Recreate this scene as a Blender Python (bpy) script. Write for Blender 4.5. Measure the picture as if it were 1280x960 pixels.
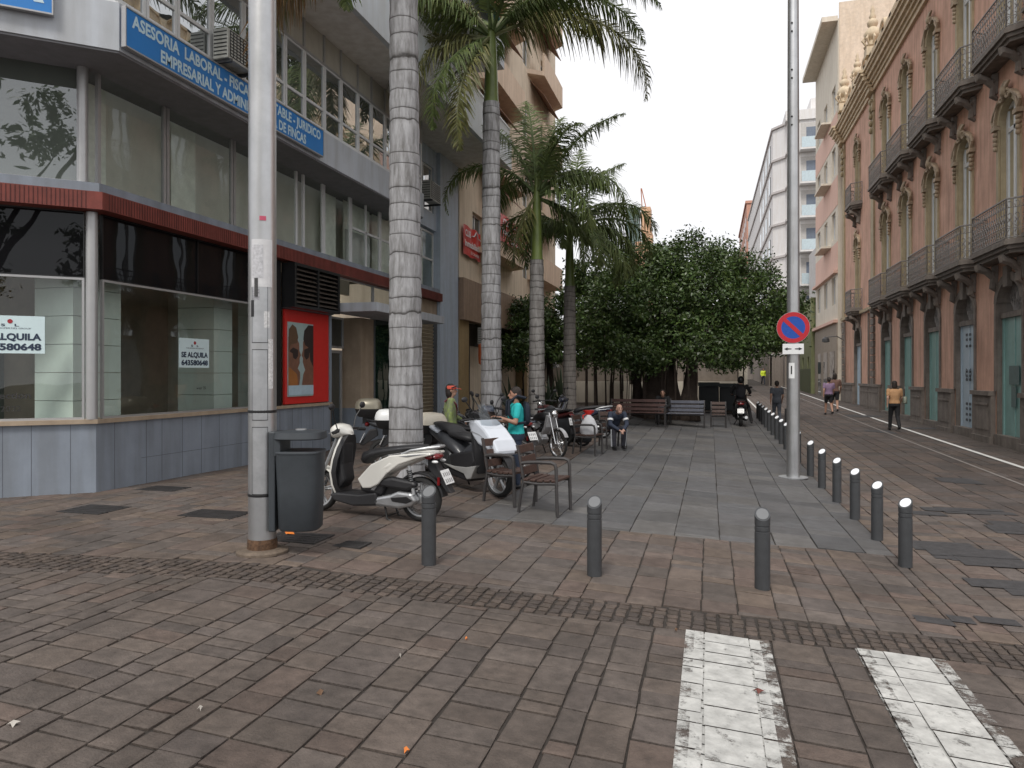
import bpy, math, random
import numpy as np
from mathutils import Vector, Matrix
for o in list(bpy.data.objects): bpy.data.objects.remove(o)
SC=bpy.context.scene; COL=SC.collection
random.seed(7); rng=np.random.default_rng(7)
R=math.radians
# ---------------- camera, sky, sun, exposure
EYE=1.87; YAW=math.atan(248/900)
cam=bpy.data.cameras.new('camera'); co=bpy.data.objects.new('camera',cam); COL.objects.link(co)
cam.sensor_width=36; cam.lens=36*900/1280; cam.clip_start=.05; cam.clip_end=1500
cam.shift_y=-12/1280
co.location=(0,0,EYE); co.rotation_euler=(R(90),0,YAW); SC.camera=co
w=bpy.data.worlds.new('World'); SC.world=w; w.use_nodes=True
nt=w.node_tree; nt.nodes.clear()
sk=nt.nodes.new('ShaderNodeTexSky'); sk.sky_type='NISHITA'; sk.sun_disc=False
SUN_EL=R(52); SUN_ROT=R(186)
sk.sun_elevation=SUN_EL; sk.sun_rotation=SUN_ROT; sk.dust_density=4; sk.air_density=1
# overcast: a thick, slightly uneven cloud layer in front of the blue
tc=nt.nodes.new('ShaderNodeTexCoord'); nz=nt.nodes.new('ShaderNodeTexNoise'); nz.inputs['Scale'].default_value=2.2; nz.inputs['Detail'].default_value=6
cr=nt.nodes.new('ShaderNodeValToRGB'); cr.color_ramp.elements[0].position=.3; cr.color_ramp.elements[0].color=(7.6,7.6,7.75,1)
cr.color_ramp.elements[1].position=.75; cr.color_ramp.elements[1].color=(8.4,8.3,8.4,1)
mx=nt.nodes.new('ShaderNodeMix'); mx.data_type='RGBA'; mx.inputs[0].default_value=.93
bg=nt.nodes.new('ShaderNodeBackground'); bg.inputs['Strength'].default_value=.1
wo=nt.nodes.new('ShaderNodeOutputWorld')
L=nt.links.new
L(tc.outputs['Generated'],nz.inputs['Vector']); L(nz.outputs['Fac'],cr.inputs['Fac'])
L(sk.outputs[0],mx.inputs[6]); L(cr.outputs[0],mx.inputs[7]); L(mx.outputs[2],bg.inputs['Color']); L(bg.outputs[0],wo.inputs['Surface'])
sl=bpy.data.lights.new('sun','SUN'); sl.energy=1.5; sl.angle=R(14); sl.color=(1,.96,.9)
so=bpy.data.objects.new('sun',sl); COL.objects.link(so)
# sky texture azimuth is measured clockwise from +Y
sd=Vector((math.sin(SUN_ROT)*math.cos(SUN_EL), math.cos(SUN_ROT)*math.cos(SUN_EL), math.sin(SUN_EL)))
so.rotation_euler=sd.to_track_quat('Z','Y').to_euler()
vs=SC.view_settings; vs.view_transform='Standard'; vs.look='None'; vs.exposure=0.5; vs.gamma=1; vs.use_curve_mapping=False
SC.render.engine='CYCLES'
# ---------------- ground shape and pixel helpers (used only to read positions off the place)
def cl(v,a,b): return max(a,min(b,v))
def fy(Y):
    if Y<8: return 0.
    if Y<14: return -.01*(Y-8)
    if Y<27: return -.06+.0125*(Y-14)
    return .1025+.016*(Y-27)
def zg(X,Y): return -.06*cl(X-.25,-4,2)+fy(Y)
cY,sY=math.cos(YAW),math.sin(YAW)
def at(px,d):           # world X,Y of a point seen at image column px at camera depth d
    r=(px-640)/900*d
    return (cY*r-sY*d, sY*r+cY*d)
def G(px,py):
    u=(px-640)/900; w_=(468-py)/900; dx,dy=cY*u-sY, sY*u+cY; t=.5
    while t<300:
        if EYE+w_*t<=zg(dx*t,dy*t): break
        t*=1.003
    return dx*t,dy*t
# ---------------- materials
def lin(c): return tuple((x/255/12.92 if x/255<=.04045 else ((x/255+.055)/1.055)**2.4) for x in c)
MATS={}
def mat(name,c,rough=.7,metal=0,var=.12,scale=6,bump=.0,bscale=40,stain=0,spec=.5,attr=None,trans=None,coat=0,c2=None,stretch=None,blot=0):
    if name in MATS: return MATS[name]
    m=bpy.data.materials.new(name); m.use_nodes=True; t=m.node_tree; n=t.nodes; b=n['Principled BSDF']; K=t.links.new
    tc=n.new('ShaderNodeTexCoord'); src=tc.outputs['Object']
    if stretch:
        mp=n.new('ShaderNodeMapping'); mp.inputs['Scale'].default_value=stretch; K(src,mp.inputs[0]); src=mp.outputs[0]
    no=n.new('ShaderNodeTexNoise'); no.inputs['Scale'].default_value=scale; no.inputs['Detail'].default_value=7; no.inputs['Roughness'].default_value=.65; K(src,no.inputs['Vector'])
    rp=n.new('ShaderNodeValToRGB'); e=rp.color_ramp.elements; e[0].position=.3; e[1].position=.7
    c2=c2 or tuple(x*(1+var) for x in c)
    e[0].color=tuple(x*(1-var) for x in c)+(1,); e[1].color=tuple(min(1,x) for x in c2)+(1,)
    K(no.outputs['Fac'],rp.inputs['Fac']); out=rp.outputs[0]
    if attr:
        at_=n.new('ShaderNodeAttribute'); at_.attribute_name='Col'
        mm=n.new('ShaderNodeMix'); mm.data_type='RGBA'; mm.blend_type='MULTIPLY'; mm.inputs[0].default_value=1
        K(out,mm.inputs[6]); K(at_.outputs['Color'],mm.inputs[7]); out=mm.outputs[2]
    if stain:
        mp=n.new('ShaderNodeMapping'); mp.inputs['Scale'].default_value=(3,3,.35); K(tc.outputs['Object'],mp.inputs[0])
        n2=n.new('ShaderNodeTexNoise'); n2.inputs['Scale'].default_value=1.7; n2.inputs['Detail'].default_value=8; K(mp.outputs[0],n2.inputs['Vector'])
        r2=n.new('ShaderNodeValToRGB'); r2.color_ramp.elements[0].position=.35; r2.color_ramp.elements[1].position=.62
        s_=1-stain; r2.color_ramp.elements[0].color=(s_,s_*.98,s_*.95,1); r2.color_ramp.elements[1].color=(1,1,1,1)
        m2=n.new('ShaderNodeMix'); m2.data_type='RGBA'; m2.blend_type='MULTIPLY'; m2.inputs[0].default_value=1
        K(n2.outputs['Fac'],r2.inputs[0]); K(out,m2.inputs[6]); K(r2.outputs[0],m2.inputs[7]); out=m2.outputs[2]
    if blot:
        n4=n.new('ShaderNodeTexNoise'); n4.inputs['Scale'].default_value=.9; n4.inputs['Detail'].default_value=9; n4.inputs['Roughness'].default_value=.72; K(tc.outputs['Object'],n4.inputs['Vector'])
        r4=n.new('ShaderNodeValToRGB'); r4.color_ramp.elements[0].position=.36; r4.color_ramp.elements[1].position=.64; q=1-blot
        r4.color_ramp.elements[0].color=(q,q*.97,q*.94,1); r4.color_ramp.elements[1].color=(1.08,1.07,1.06,1)
        m4=n.new('ShaderNodeMix'); m4.data_type='RGBA'; m4.blend_type='MULTIPLY'; m4.inputs[0].default_value=1
        K(n4.outputs['Fac'],r4.inputs[0]); K(out,m4.inputs[6]); K(r4.outputs[0],m4.inputs[7]); out=m4.outputs[2]
    K(out,b.inputs['Base Color'])
    b.inputs['Roughness'].default_value=rough; b.inputs['Metallic'].default_value=metal; b.inputs['Specular IOR Level'].default_value=spec
    if coat: b.inputs['Coat Weight'].default_value=coat; b.inputs['Coat Roughness'].default_value=.08
    if bump:
        nb=n.new('ShaderNodeTexNoise'); nb.inputs['Scale'].default_value=bscale; nb.inputs['Detail'].default_value=5; K(tc.outputs['Object'],nb.inputs['Vector'])
        bp=n.new('ShaderNodeBump'); bp.inputs['Strength'].default_value=bump; bp.inputs['Distance'].default_value=.02; K(nb.outputs['Fac'],bp.inputs['Height']); K(bp.outputs[0],b.inputs['Normal'])
    if trans:
        tr=n.new('ShaderNodeBsdfTranslucent'); K(out,tr.inputs['Color']); ms=n.new('ShaderNodeMixShader'); ms.inputs[0].default_value=trans
        K(b.outputs[0],ms.inputs[1]); K(tr.outputs[0],ms.inputs[2]); K(ms.outputs[0],n['Material Output'].inputs[0])
    MATS[name]=m; return m
def glass(name,tint=(.8,.9,.85),refl=.25,rough=.01,dark=None):
    if name in MATS: return MATS[name]
    m=bpy.data.materials.new(name); m.use_nodes=True; t=m.node_tree; n=t.nodes; K=t.links.new; n.remove(n['Principled BSDF'])
    gl=n.new('ShaderNodeBsdfGlossy'); gl.inputs['Roughness'].default_value=rough; gl.inputs['Color'].default_value=(.9,.93,.95,1)
    if dark: tr=n.new('ShaderNodeBsdfDiffuse'); tr.inputs['Color'].default_value=dark+(1,)
    else: tr=n.new('ShaderNodeBsdfTransparent'); tr.inputs['Color'].default_value=tint+(1,)
    fr=n.new('ShaderNodeLayerWeight'); fr.inputs['Blend'].default_value=refl
    tc=n.new('ShaderNodeTexCoord'); nb=n.new('ShaderNodeTexNoise'); nb.inputs['Scale'].default_value=.8; K(tc.outputs['Object'],nb.inputs['Vector'])
    bp=n.new('ShaderNodeBump'); bp.inputs['Strength'].default_value=.06; bp.inputs['Distance'].default_value=.1; K(nb.outputs['Fac'],bp.inputs['Height']); K(bp.outputs[0],gl.inputs['Normal'])
    ad=n.new('ShaderNodeMath'); ad.operation='ADD'; ad.inputs[1].default_value=refl*.45; ad.use_clamp=True; K(fr.outputs['Fresnel'],ad.inputs[0])
    ms=n.new('ShaderNodeMixShader'); K(ad.outputs[0],ms.inputs[0]); K(tr.outputs[0],ms.inputs[1]); K(gl.outputs[0],ms.inputs[2]); K(ms.outputs[0],n['Material Output'].inputs[0])
    MATS[name]=m; return m
# ---------------- mesh builder
ORG={}
class MB:
    def __init__(s): s.v=[]; s.f=[]; s.c=[]; s.T=None
    def add(s,vs,fs,col=None):
        b=len(s.v)
        if s.T: vs=[s.T(*p) for p in vs]
        s.v.extend([tuple(p) for p in vs]); s.f.extend([tuple(i+b for i in f) for f in fs])
        s.c.extend([col]*len(fs)); return s
    def box(s,x0,x1,y0,y1,z0,z1,col=None):
        return s.add([(x0,y0,z0),(x1,y0,z0),(x1,y1,z0),(x0,y1,z0),(x0,y0,z1),(x1,y0,z1),(x1,y1,z1),(x0,y1,z1)],
            [(0,3,2,1),(4,5,6,7),(0,1,5,4),(1,2,6,5),(2,3,7,6),(3,0,4,7)],col)
    def quad(s,a,b,c,d,col=None): return s.add([a,b,c,d],[(0,1,2,3)],col)
    def prism(s,poly,y0,y1,axis='y'):      # polygon (a,b) extruded along an axis
        n=len(poly)
        def p(a,b,t): return (a,t,b) if axis=='y' else ((t,a,b) if axis=='x' else (a,b,t))
        vs=[p(a,b,y0) for a,b in poly]+[p(a,b,y1) for a,b in poly]
        fs=[tuple(range(n)),tuple(range(2*n-1,n-1,-1))]+[(i,i+n,(i+1)%n+n,(i+1)%n) for i in range(n)]
        return s.add(vs,fs)
    def tube(s,pts,r,n=8,caps=True,flat=1):
        pts=[Vector(p) for p in pts]; k=len(pts)
        if not hasattr(r,'__len__'): r=[r]*k
        vs=[]; up=None
        for i,p in enumerate(pts):
            d=(pts[min(i+1,k-1)]-pts[max(i-1,0)])
            d=d.normalized() if d.length>1e-9 else Vector((0,0,1))
            if up is None:
                up=Vector((0,0,1)) if abs(d.z)<.9 else Vector((1,0,0))
            a=d.cross(up).normalized(); up=a.cross(d).normalized()
            for j in range(n):
                t=2*math.pi*j/n; vs.append(p+(a*math.cos(t)+up*math.sin(t)*flat)*r[i])
        fs=[(i*n+j,i*n+(j+1)%n,(i+1)*n+(j+1)%n,(i+1)*n+j) for i in range(k-1) for j in range(n)]
        if caps: fs+= [tuple(range(n-1,-1,-1)), tuple((k-1)*n+j for j in range(n))]
        return s.add(vs,fs)
    def lathe(s,prof,c=(0,0,0),n=24,axis='z',tilt=None):
        vs=[]
        for r,h in prof:
            for j in range(n):
                t=2*math.pi*j/n; a,b=r*math.cos(t),r*math.sin(t)
                p=(a,b,h) if axis=='z' else ((a,h,b) if axis=='y' else (h,a,b))
                if tilt: p=tilt(*p)
                vs.append((p[0]+c[0],p[1]+c[1],p[2]+c[2]))
        k=len(prof)
        fs=[(i*n+j,i*n+(j+1)%n,(i+1)*n+(j+1)%n,(i+1)*n+j) for i in range(k-1) for j in range(n)]
        fs+=[tuple(range(n-1,-1,-1)), tuple((k-1)*n+j for j in range(n))]
        return s.add(vs,fs)
    def loft(s,rings,caps=True):
        n=len(rings[0]); k=len(rings); vs=[p for r in rings for p in r]
        fs=[(i*n+j,i*n+(j+1)%n,(i+1)*n+(j+1)%n,(i+1)*n+j) for i in range(k-1) for j in range(n)]
        if caps: fs+=[tuple(range(n-1,-1,-1)), tuple((k-1)*n+j for j in range(n))]
        return s.add(vs,fs)
    def ell(s,c,r,n=12,m=8):
        rings=[]
        for i in range(1,m):
            t=math.pi*i/m; rings.append([(c[0]+r[0]*math.sin(t)*math.cos(2*math.pi*j/n),c[1]+r[1]*math.sin(t)*math.sin(2*math.pi*j/n),c[2]-r[2]*math.cos(t)) for j in range(n)])
        return s.loft(rings)
    def text(s,txt,size,T,width=None,bold=.0,align='LEFT',ext=.004):   # flat lettering laid in a plane; T(u,v)->xyz
        cu=bpy.data.curves.new('t','FONT'); cu.body=txt; cu.size=size; cu.offset=bold*size; cu.align_x=align; cu.resolution_u=3
        o=bpy.data.objects.new('t',cu); COL.objects.link(o); bpy.context.view_layer.update()
        me=bpy.data.meshes.new_from_object(o.evaluated_get(bpy.context.evaluated_depsgraph_get()))
        vs=[(v.co.x,v.co.y) for v in me.vertices]; fs=[tuple(p.vertices) for p in me.polygons]
        bpy.data.objects.remove(o); bpy.data.curves.remove(cu); bpy.data.meshes.remove(me)
        if width and vs:
            x0=min(v[0] for v in vs); x1=max(v[0] for v in vs); k=width/(x1-x0)
            vs=[((v[0]-(x0 if align=='LEFT' else (x0+x1)/2))*k,v[1]) for v in vs]
        return s.add([T(a,b) for a,b in vs],fs)
    def build(s,name,m,parent=None,smooth=False,bevel=0,bseg=2,loc=None):
        me=bpy.data.meshes.new(name); og=ORG.get(parent.name,(0,0,0)) if parent else (loc or (0,0,0))
        V_=[(a-og[0],b-og[1],c-og[2]) for a,b,c in s.v] if any(og) else s.v
        me.from_pydata(V_,[],s.f); me.update()
        if any(c is not None for c in s.c):
            a=me.color_attributes.new('Col','FLOAT_COLOR','CORNER'); arr=[]
            for f,c in zip(s.f,s.c):
                c=c or (1,1,1); arr.extend([c[0],c[1],c[2],1]*len(f))
            a.data.foreach_set('color',arr)
        if smooth:
            me.polygons.foreach_set('use_smooth',[True]*len(me.polygons))
            if hasattr(me,'set_sharp_from_angle'): me.set_sharp_from_angle(angle=R(smooth if smooth>1 else 38))
        me.materials.append(m)
        o=bpy.data.objects.new(name,me); COL.objects.link(o)
        if parent: o.parent=parent
        else: o.location=og
        if bevel:
            b=o.modifiers.new('b','BEVEL'); b.width=bevel; b.segments=bseg; b.limit_method='ANGLE'; b.angle_limit=R(40); b.harden_normals=False
        return o
def build_split(mb,name,m,parent,**k):     # one object for every separate piece
    par=list(range(len(mb.v)))
    def find(a):
        while par[a]!=a: par[a]=par[par[a]]; a=par[a]
        return a
    for f in mb.f:
        r=find(f[0])
        for i in f[1:]: par[find(i)]=r
    gr={}
    for f,c in zip(mb.f,mb.c): gr.setdefault(find(f[0]),[]).append((f,c))
    out=[]
    for fs in gr.values():
        ids=sorted({i for f,_ in fs for i in f}); mp={v:i for i,v in enumerate(ids)}; q=MB(); q.v=[mb.v[i] for i in ids]; q.f=[tuple(mp[i] for i in f) for f,_ in fs]; q.c=[c for _,c in fs]
        out.append(q.build(name,m,parent,**k))
    return out
def tag(o,label=None,cat=None,group=None,kind=None):
    if label: o['label']=label
    if cat: o['category']=cat
    if group: o['group']=group
    if kind: o['kind']=kind
    return o
def thing(name,label,cat,loc=(0,0,0),group=None,org=True):
    o=bpy.data.objects.new(name,None); COL.objects.link(o); o.empty_display_size=.2; o.location=loc
    ORG[o.name]=tuple(loc) if org else (0,0,0); tag(o,label,cat,group); return o
def kids(o): return [c for c in bpy.data.objects if c.parent==o]
def dup(root,loc,rz=0,label=None,scale=None):
    r=root.copy(); COL.objects.link(r); r.location=loc; r.rotation_euler=(0,0,rz)
    if label: r['label']=label
    if scale: r.scale=scale
    for ch in kids(root):
        c_=ch.copy(); COL.objects.link(c_); c_.parent=r
        for g in kids(ch):
            d=g.copy(); COL.objects.link(d); d.parent=c_
    return r
def place(o,x,y,rz=0,z=None): o.location=(x,y,zg(x,y) if z is None else z); o.rotation_euler=(0,0,rz); return o
def struct(mb,name,m,**k): return tag(mb.build(name,m,**k),kind='structure')
# ---------------- shared materials
M=dict(
 slab=mat('worn grey brown paving stone',(.106,.088,.077),.8,var=.3,scale=11,bump=.5,bscale=70,attr=1,blot=.28),
 brick=mat('reddish porphyry paving',(.112,.094,.083),.8,var=.28,scale=9,bump=.45,bscale=60,attr=1,blot=.28),
 slate=mat('blue grey slate paving',(.106,.106,.107),.7,var=.2,scale=7,bump=.3,bscale=60,attr=1,blot=.22),
 joint=mat('dark sandy joint',(.04,.033,.028),.95,var=.4,scale=14,bump=.4,bscale=90),
 kerbline=mat('white line paint',(.62,.62,.6),.7,var=.2,scale=15),
 steel=mat('brushed pole steel',(.5,.51,.52),.38,metal=.85,var=.12,scale=3,bump=.03,stain=.15),
 galv=mat('galvanised steel',(.45,.46,.47),.45,metal=.7,var=.15,scale=8),
 bluegrey=mat('blue grey wall paint',(.24,.275,.325),.62,var=.08,scale=2.5,bump=.08,bscale=30,stain=.2),
 fasciagrey=mat('grey render',(.5,.53,.57),.7,var=.06,scale=2,bump=.08,stain=.18),
 whiteren=mat('pale blue white render',(.62,.66,.69),.7,var=.04,scale=2,stain=.08),
 redtile=mat('red ribbed band',(.21,.045,.032),.6,var=.2,scale=6,stain=.3),
 alu=mat('aluminium frame',(.42,.42,.42),.4,metal=.5,var=.05),
 whiteframe=mat('white lacquer frame',(.66,.67,.67),.45,var=.05),
 black=mat('satin black',(.012,.012,.013),.35,var=.2),
 blackpl=mat('black plastic',(.02,.02,.022),.5,var=.15,scale=20,bump=.03,bscale=300),
 rubber=mat('tyre rubber',(.018,.018,.018),.85,var=.2,scale=20),
 darkmet=mat('dark iron paint',(.055,.058,.062),.5,metal=.2,var=.15,scale=12,bump=.06,bscale=120),
 chrome=mat('chrome',(.7,.7,.7),.15,metal=1,var=.03),
 alloy=mat('grey alloy casting',(.4,.41,.42),.38,metal=.75,var=.1,scale=15),
 scwhite=mat('cream white scooter paint',(.7,.69,.64),.25,var=.03,coat=.6,scale=3),
 white=mat('white plastic',(.75,.76,.76),.35,var=.03),
 wood=mat('dark stained slat wood',(.062,.034,.026),.55,var=.35,scale=5,stretch=(8,8,1),bump=.15),
 beigestone=mat('beige stone cladding',(.38,.3,.22),.6,var=.15,scale=3,stain=.15),
 red=mat('red panel',(.6,.03,.025),.4,var=.04),
 blue=mat('sign blue',(.02,.2,.56),.45,var=.06,scale=2),
 cream=mat('cream stucco',(.74,.63,.49),.8,var=.06,scale=2,bump=.06,stain=.15),
 creamw=mat('cream white wall',(.68,.63,.54),.8,var=.05,scale=2,bump=.06,stain=.12),
 pink=mat('salmon stucco',(.64,.395,.3),.8,var=.1,scale=1.1,bump=.08,stain=.26,blot=.12),
 pinkl=mat('light salmon stucco',(.7,.47,.39),.8,var=.04,stain=.08),
 stone=mat('ochre carved stone',(.42,.33,.23),.75,var=.2,scale=4,bump=.25,bscale=50,stain=.25),
 greystone=mat('grey brown basalt trim',(.19,.165,.145),.8,var=.25,scale=4,bump=.3,bscale=50,stain=.25),
 iron=mat('wrought iron weathered',(.24,.225,.215),.55,metal=.3,var=.3,scale=15),
 teal=mat('dusty teal shop panel',(.24,.42,.4),.35,var=.1,scale=3,stain=.1),
 lightblue=mat('pale blue panel',(.42,.52,.6),.45,var=.05,scale=3),
 whiteblk=mat('white block render',(.72,.71,.71),.8,var=.03,stain=.06),
 olive=mat('olive green stucco',(.2,.22,.11),.8,var=.08,stain=.2),
 tile=mat('pale tile',(.62,.7,.67),.3,var=.04),
 interior=mat('dim shop interior',(.55,.49,.41),.8,var=.15,scale=2),
 curtain=mat('grey green blind',(.66,.66,.6),.8,var=.06,scale=3),
 brownsoffit=mat('brown awning cloth',(.22,.12,.08),.8,var=.15),
 skin=mat('skin',(.42,.24,.17),.55,var=.08,scale=12),
 hair=mat('dark brown hair',(.02,.013,.01),.6,var=.4,scale=60,bump=.5,bscale=200),
)
M['glass']=glass('shop glass',(.86,.9,.87),.12)
M['glassup']=glass('upper window glass',(.9,.93,.9),.1)
M['glassdark']=glass('dark glazing',refl=.35,dark=(.02,.03,.03))
M['glassmir']=glass('office glazing',refl=.6,dark=(.09,.1,.095))
M['glasscorner']=glass('corner glazing',refl=.3,dark=(.1,.115,.1))
M['film']=glass('black film on glass',refl=.05,dark=(.008,.008,.009))
# ================= GROUND
def yl(x): return 5.36+.108*x
def yu(x): return 5.85+.11*x
def sheet(xs,ys,dz,hole=None):
    mb=MB()
    for i in range(len(xs)-1):
        for j in range(len(ys)-1):
            a,b,c,d=xs[i],xs[i+1],ys[j],ys[j+1]
            mb.quad((a,c,zg(a,c)+dz),(b,c,zg(b,c)+dz),(b,d,zg(b,d)+dz),(a,d,zg(a,d)+dz))
    return mb
xs=[-400,-100,-40,-14,-9,-6,-3.75,-2,-1,.25,1.5,2.25,4,7.7,12,40,100,400]
ys=[-100,-40,-10,0,2,4,6,8,11,14,17,20,23.5,27,30,35,40,60,90,130,200,400]
struct(sheet(xs,ys,-.016),'ground',M['joint'])
def slabs(mb,x0,x1,yf,yt,widths,lens,gap,cols,paint=None,irr=.006,h=.018):
    x=x0
    while x<x1-.02:
        w_=min(random.choice(widths),x1-x)
        xm=x+w_/2; y=yf(xm)-random.random()*max(lens)
        while y<yt(xm):
            l=random.choice(lens)
            a,b=x+gap/2,x+w_-gap/2
            c=y+gap/2; d=y+l-gap/2
            ca,cb=max(c,yf(a)),max(c,yf(b)); da,db=min(d,yt(a)),min(d,yt(b))
            if da-ca>.03 and db-cb>.03:
                j=lambda: random.uniform(-irr,irr)
                P4=[(a+j(),ca+j()),(b+j(),cb+j()),(b+j(),db+j()),(a+j(),da+j())]
                t=random.uniform(-.002,.002); hh=[zg(*p)+t+random.uniform(-.002,.002) for p in P4]
                k=random.random(); col=random.choice(cols); g=random.uniform(.84,1.15); col=tuple(q*g for q in col)
                cx=sum(p[0] for p in P4)/4; cy=sum(p[1] for p in P4)/4
                s_=.012 if gap>.009 else .004
                top=[(p[0]+(s_ if p[0]<cx else -s_),p[1]+(s_ if p[1]<cy else -s_),hh[i]) for i,p in enumerate(P4)]
                mid=[(p[0],p[1],hh[i]-.005) for i,p in enumerate(P4)]
                bot=[(p[0],p[1],hh[i]-h) for i,p in enumerate(P4)]
                fs=[(0,1,2,3)]+[(4+i,4+(i+1)%4,(i+1)%4,i) for i in range(4)]+[(8+i,8+(i+1)%4,4+(i+1)%4,4+i) for i in range(4)]
                mb.add(top+mid+bot,fs,col)
                if paint is not None: paint.append((top,mid))
            y+=l
        x+=w_
grey=[(1,1,1),(.93,.93,.95),(1.03,1,.97),(1.07,.98,.94),(.9,.9,.91),(1.05,1.03,1),(1,1,1),(1.02,1,.98)]
mixd=[(1,1,1),(1.08,1,.97),(1.12,1.0,.96),(.9,.92,.95),(1.08,1.02,.97),(.97,.98,1.01),(1.22,1.13,1.03),(1,1,1)]
tops=[]
mb=MB(); slabs(mb,-16,9.5,lambda x:-1.0,yl,[.17,.3,.24,.35,.15,.22],[.13,.2,.28,.17,.35,.24],.015,grey,tops)
struct(mb,'road',M['slab'])
mb=MB(); slabs(mb,-16,9.5,yl,yu,[.095],[.088,.1,.094],.02,[(.8,.76,.72),(.9,.84,.8),(.7,.68,.68)],irr=.008)
struct(mb,'cobble_band',M['slab'])
PXL,PXR=-2.75,1.95
pf=lambda x: 8.45+.12*x
mb=MB(); slabs(mb,-16,PXL,yu,lambda x:40.,[.28,.22,.36,.3],[.14,.2,.28,.36,.22],.011,mixd)
slabs(mb,PXL,PXR,yu,pf,[.28,.22,.36,.3],[.14,.2,.28,.36,.18],.011,mixd)
slabs(mb,PXR,3.6,yu,lambda x:60.,[.28,.22,.36],[.14,.2,.28,.36,.22],.012,mixd)
struct(mb,'pavement',M['brick'])
mb=MB(); slabs(mb,PXL,PXR,pf,lambda x:36.,[.6,.5,.45],[.3,.6,.9,.75,.45],.008,[(1,1,1),(.95,.95,.97),(1.08,1.06,1.03),(.9,.92,.95)])
struct(mb,'plaza',M['slate'])
dk=[(.75,.7,.7),(.8,.74,.72),(.65,.65,.68),(.82,.76,.73),(.75,.75,.78),(.62,.62,.64)]
mb=MB(); slabs(mb,3.6,6.4,yu,lambda x:75.,[.35,.5,.3],[.3,.5,.7,.4],.011,dk)
slabs(mb,6.52,6.9,yu,lambda x:75.,[.38],[.5,.6],.01,dk); slabs(mb,6.9,7.9,yu,lambda x:75.,[.5],[.5,.6,.8],.01,[(.6,.58,.58),(.68,.65,.63)])
struct(mb,'street',M['brick'])
# repaired dark patches in the street
mb=MB()
for px,py,w_,l_ in [(1215,640,1.1,.3),(1170,640,.5,.35),(1190,690,.9,.55),(1240,700,.8,.5),(1265,660,.7,.5),(1260,735,.9,.45),(1222,788,.32,.25),(1150,535,1,.7),(1100,540,.7,1),(1080,520,.9,1.4),(1195,600,.8,.7)]:
    x,y=G(px,py)
    for k in range(3):
        xx=x+random.uniform(-.3,.3); yy=y+random.uniform(-.3,.3); a,b=w_/2*random.uniform(.5,1),l_/2*random.uniform(.5,1)
        z=.004+k*.002
        mb.quad(*[(xx+i*a,yy+j*b,zg(xx+i*a,yy+j*b)+z) for i,j in ((-1,-1),(1,-1),(1,1),(-1,1))])
struct(mb,'road_patch',mat('dark asphalt infill',(.045,.044,.046),.75,var=.3,scale=10,bump=.4))
# zebra stripes: paint on the stones, worn away at edges and joints
def paintmat():
    m=mat('worn crossing paint',(.45,.45,.43),.7,var=.28,scale=9,bump=.2); n=m.node_tree.nodes; K=m.node_tree.links.new
    b=n['Principled BSDF']; tc=n.new('ShaderNodeTexCoord'); no=n.new('ShaderNodeTexNoise'); no.inputs['Scale'].default_value=7; no.inputs['Detail'].default_value=10; no.inputs['Roughness'].default_value=.75
    K(tc.outputs['Object'],no.inputs['Vector'])
    at_=n.new('ShaderNodeAttribute'); at_.attribute_name='Col'; sp=n.new('ShaderNodeSeparateColor'); K(at_.outputs['Color'],sp.inputs[0])
    ad=n.new('ShaderNodeMath'); ad.operation='ADD'; K(no.outputs['Fac'],ad.inputs[0]); K(sp.outputs[0],ad.inputs[1])
    gt=n.new('ShaderNodeMapRange'); gt.inputs[1].default_value=.72; gt.inputs[2].default_value=.84; K(ad.outputs[0],gt.inputs[0])
    tr=n.new('ShaderNodeBsdfTransparent'); ms=n.new('ShaderNodeMixShader'); K(gt.outputs[0],ms.inputs[0]); K(tr.outputs[0],ms.inputs[1]); K(b.outputs[0],ms.inputs[2]); K(ms.outputs[0],n['Material Output'].inputs[0])
    return m
PM=paintmat()
for (xa,xb,ye) in [(-.17,.4,5.34),(.97,1.54,5.5)]:
    mb=MB()
    for top,mid in tops:
        q0=min(p[0] for p in mid); q1=max(p[0] for p in mid); r0=min(p[1] for p in mid); r1=max(p[1] for p in mid)
        if q1<xa or q0>xb or r0>ye or r0<1.2: continue
        a,b=max(q0,xa),min(q1,xb); c,d=r0,min(r1,ye); zt=sum(p[2] for p in top)/4
        nx=max(1,int((b-a)/.06)); ny=max(1,int((d-c)/.06))
        for i in range(nx):
            for j in range(ny):
                A,B=a+(b-a)*i/nx,a+(b-a)*(i+1)/nx; C,D=c+(d-c)*j/ny,c+(d-c)*(j+1)/ny
                xm=(A+B)/2; ym=(C+D)/2; e=min(xm-xa,xb-xm); wear=.2 + .15*min(1,e/.13) +.08*min(1,max(0,ym-2.6)/2)
                if xm>xb-.1: wear-=.05
                mb.quad((A,C,zg(A,C)+.0062),(B,C,zg(B,C)+.0062),(B,D,zg(B,D)+.0062),(A,D,zg(A,D)+.0062),(wear,wear,wear))
    for j in range(int((ye-1.2)/.1)):
        for i in range(6):
            A,B=xa+(xb-xa)*i/6,xa+(xb-xa)*(i+1)/6; C_,D=ye-.1*(j+1),ye-.1*j; wr=.5 if 0<i<5 else .24
            mb.quad((A,C_,zg(A,C_)+.003),(B,C_,zg(B,C_)-.006),(B,D,zg(B,D)-.006),(A,D,zg(A,D)-.006),(wr,wr,wr))
    struct(mb,'crossing_stripe',PM)
mb=MB()
for j in range(6,100,2):
    mb.quad((6.4,j,zg(6.4,j)+.006),(6.52,j,zg(6.5,j)+.006),(6.52+(0),j+2,zg(6.5,j+2)+.006),(6.4,j+2,zg(6.4,j+2)+.006))
struct(mb,'road_marking',M['kerbline'])
mb=MB()
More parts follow.
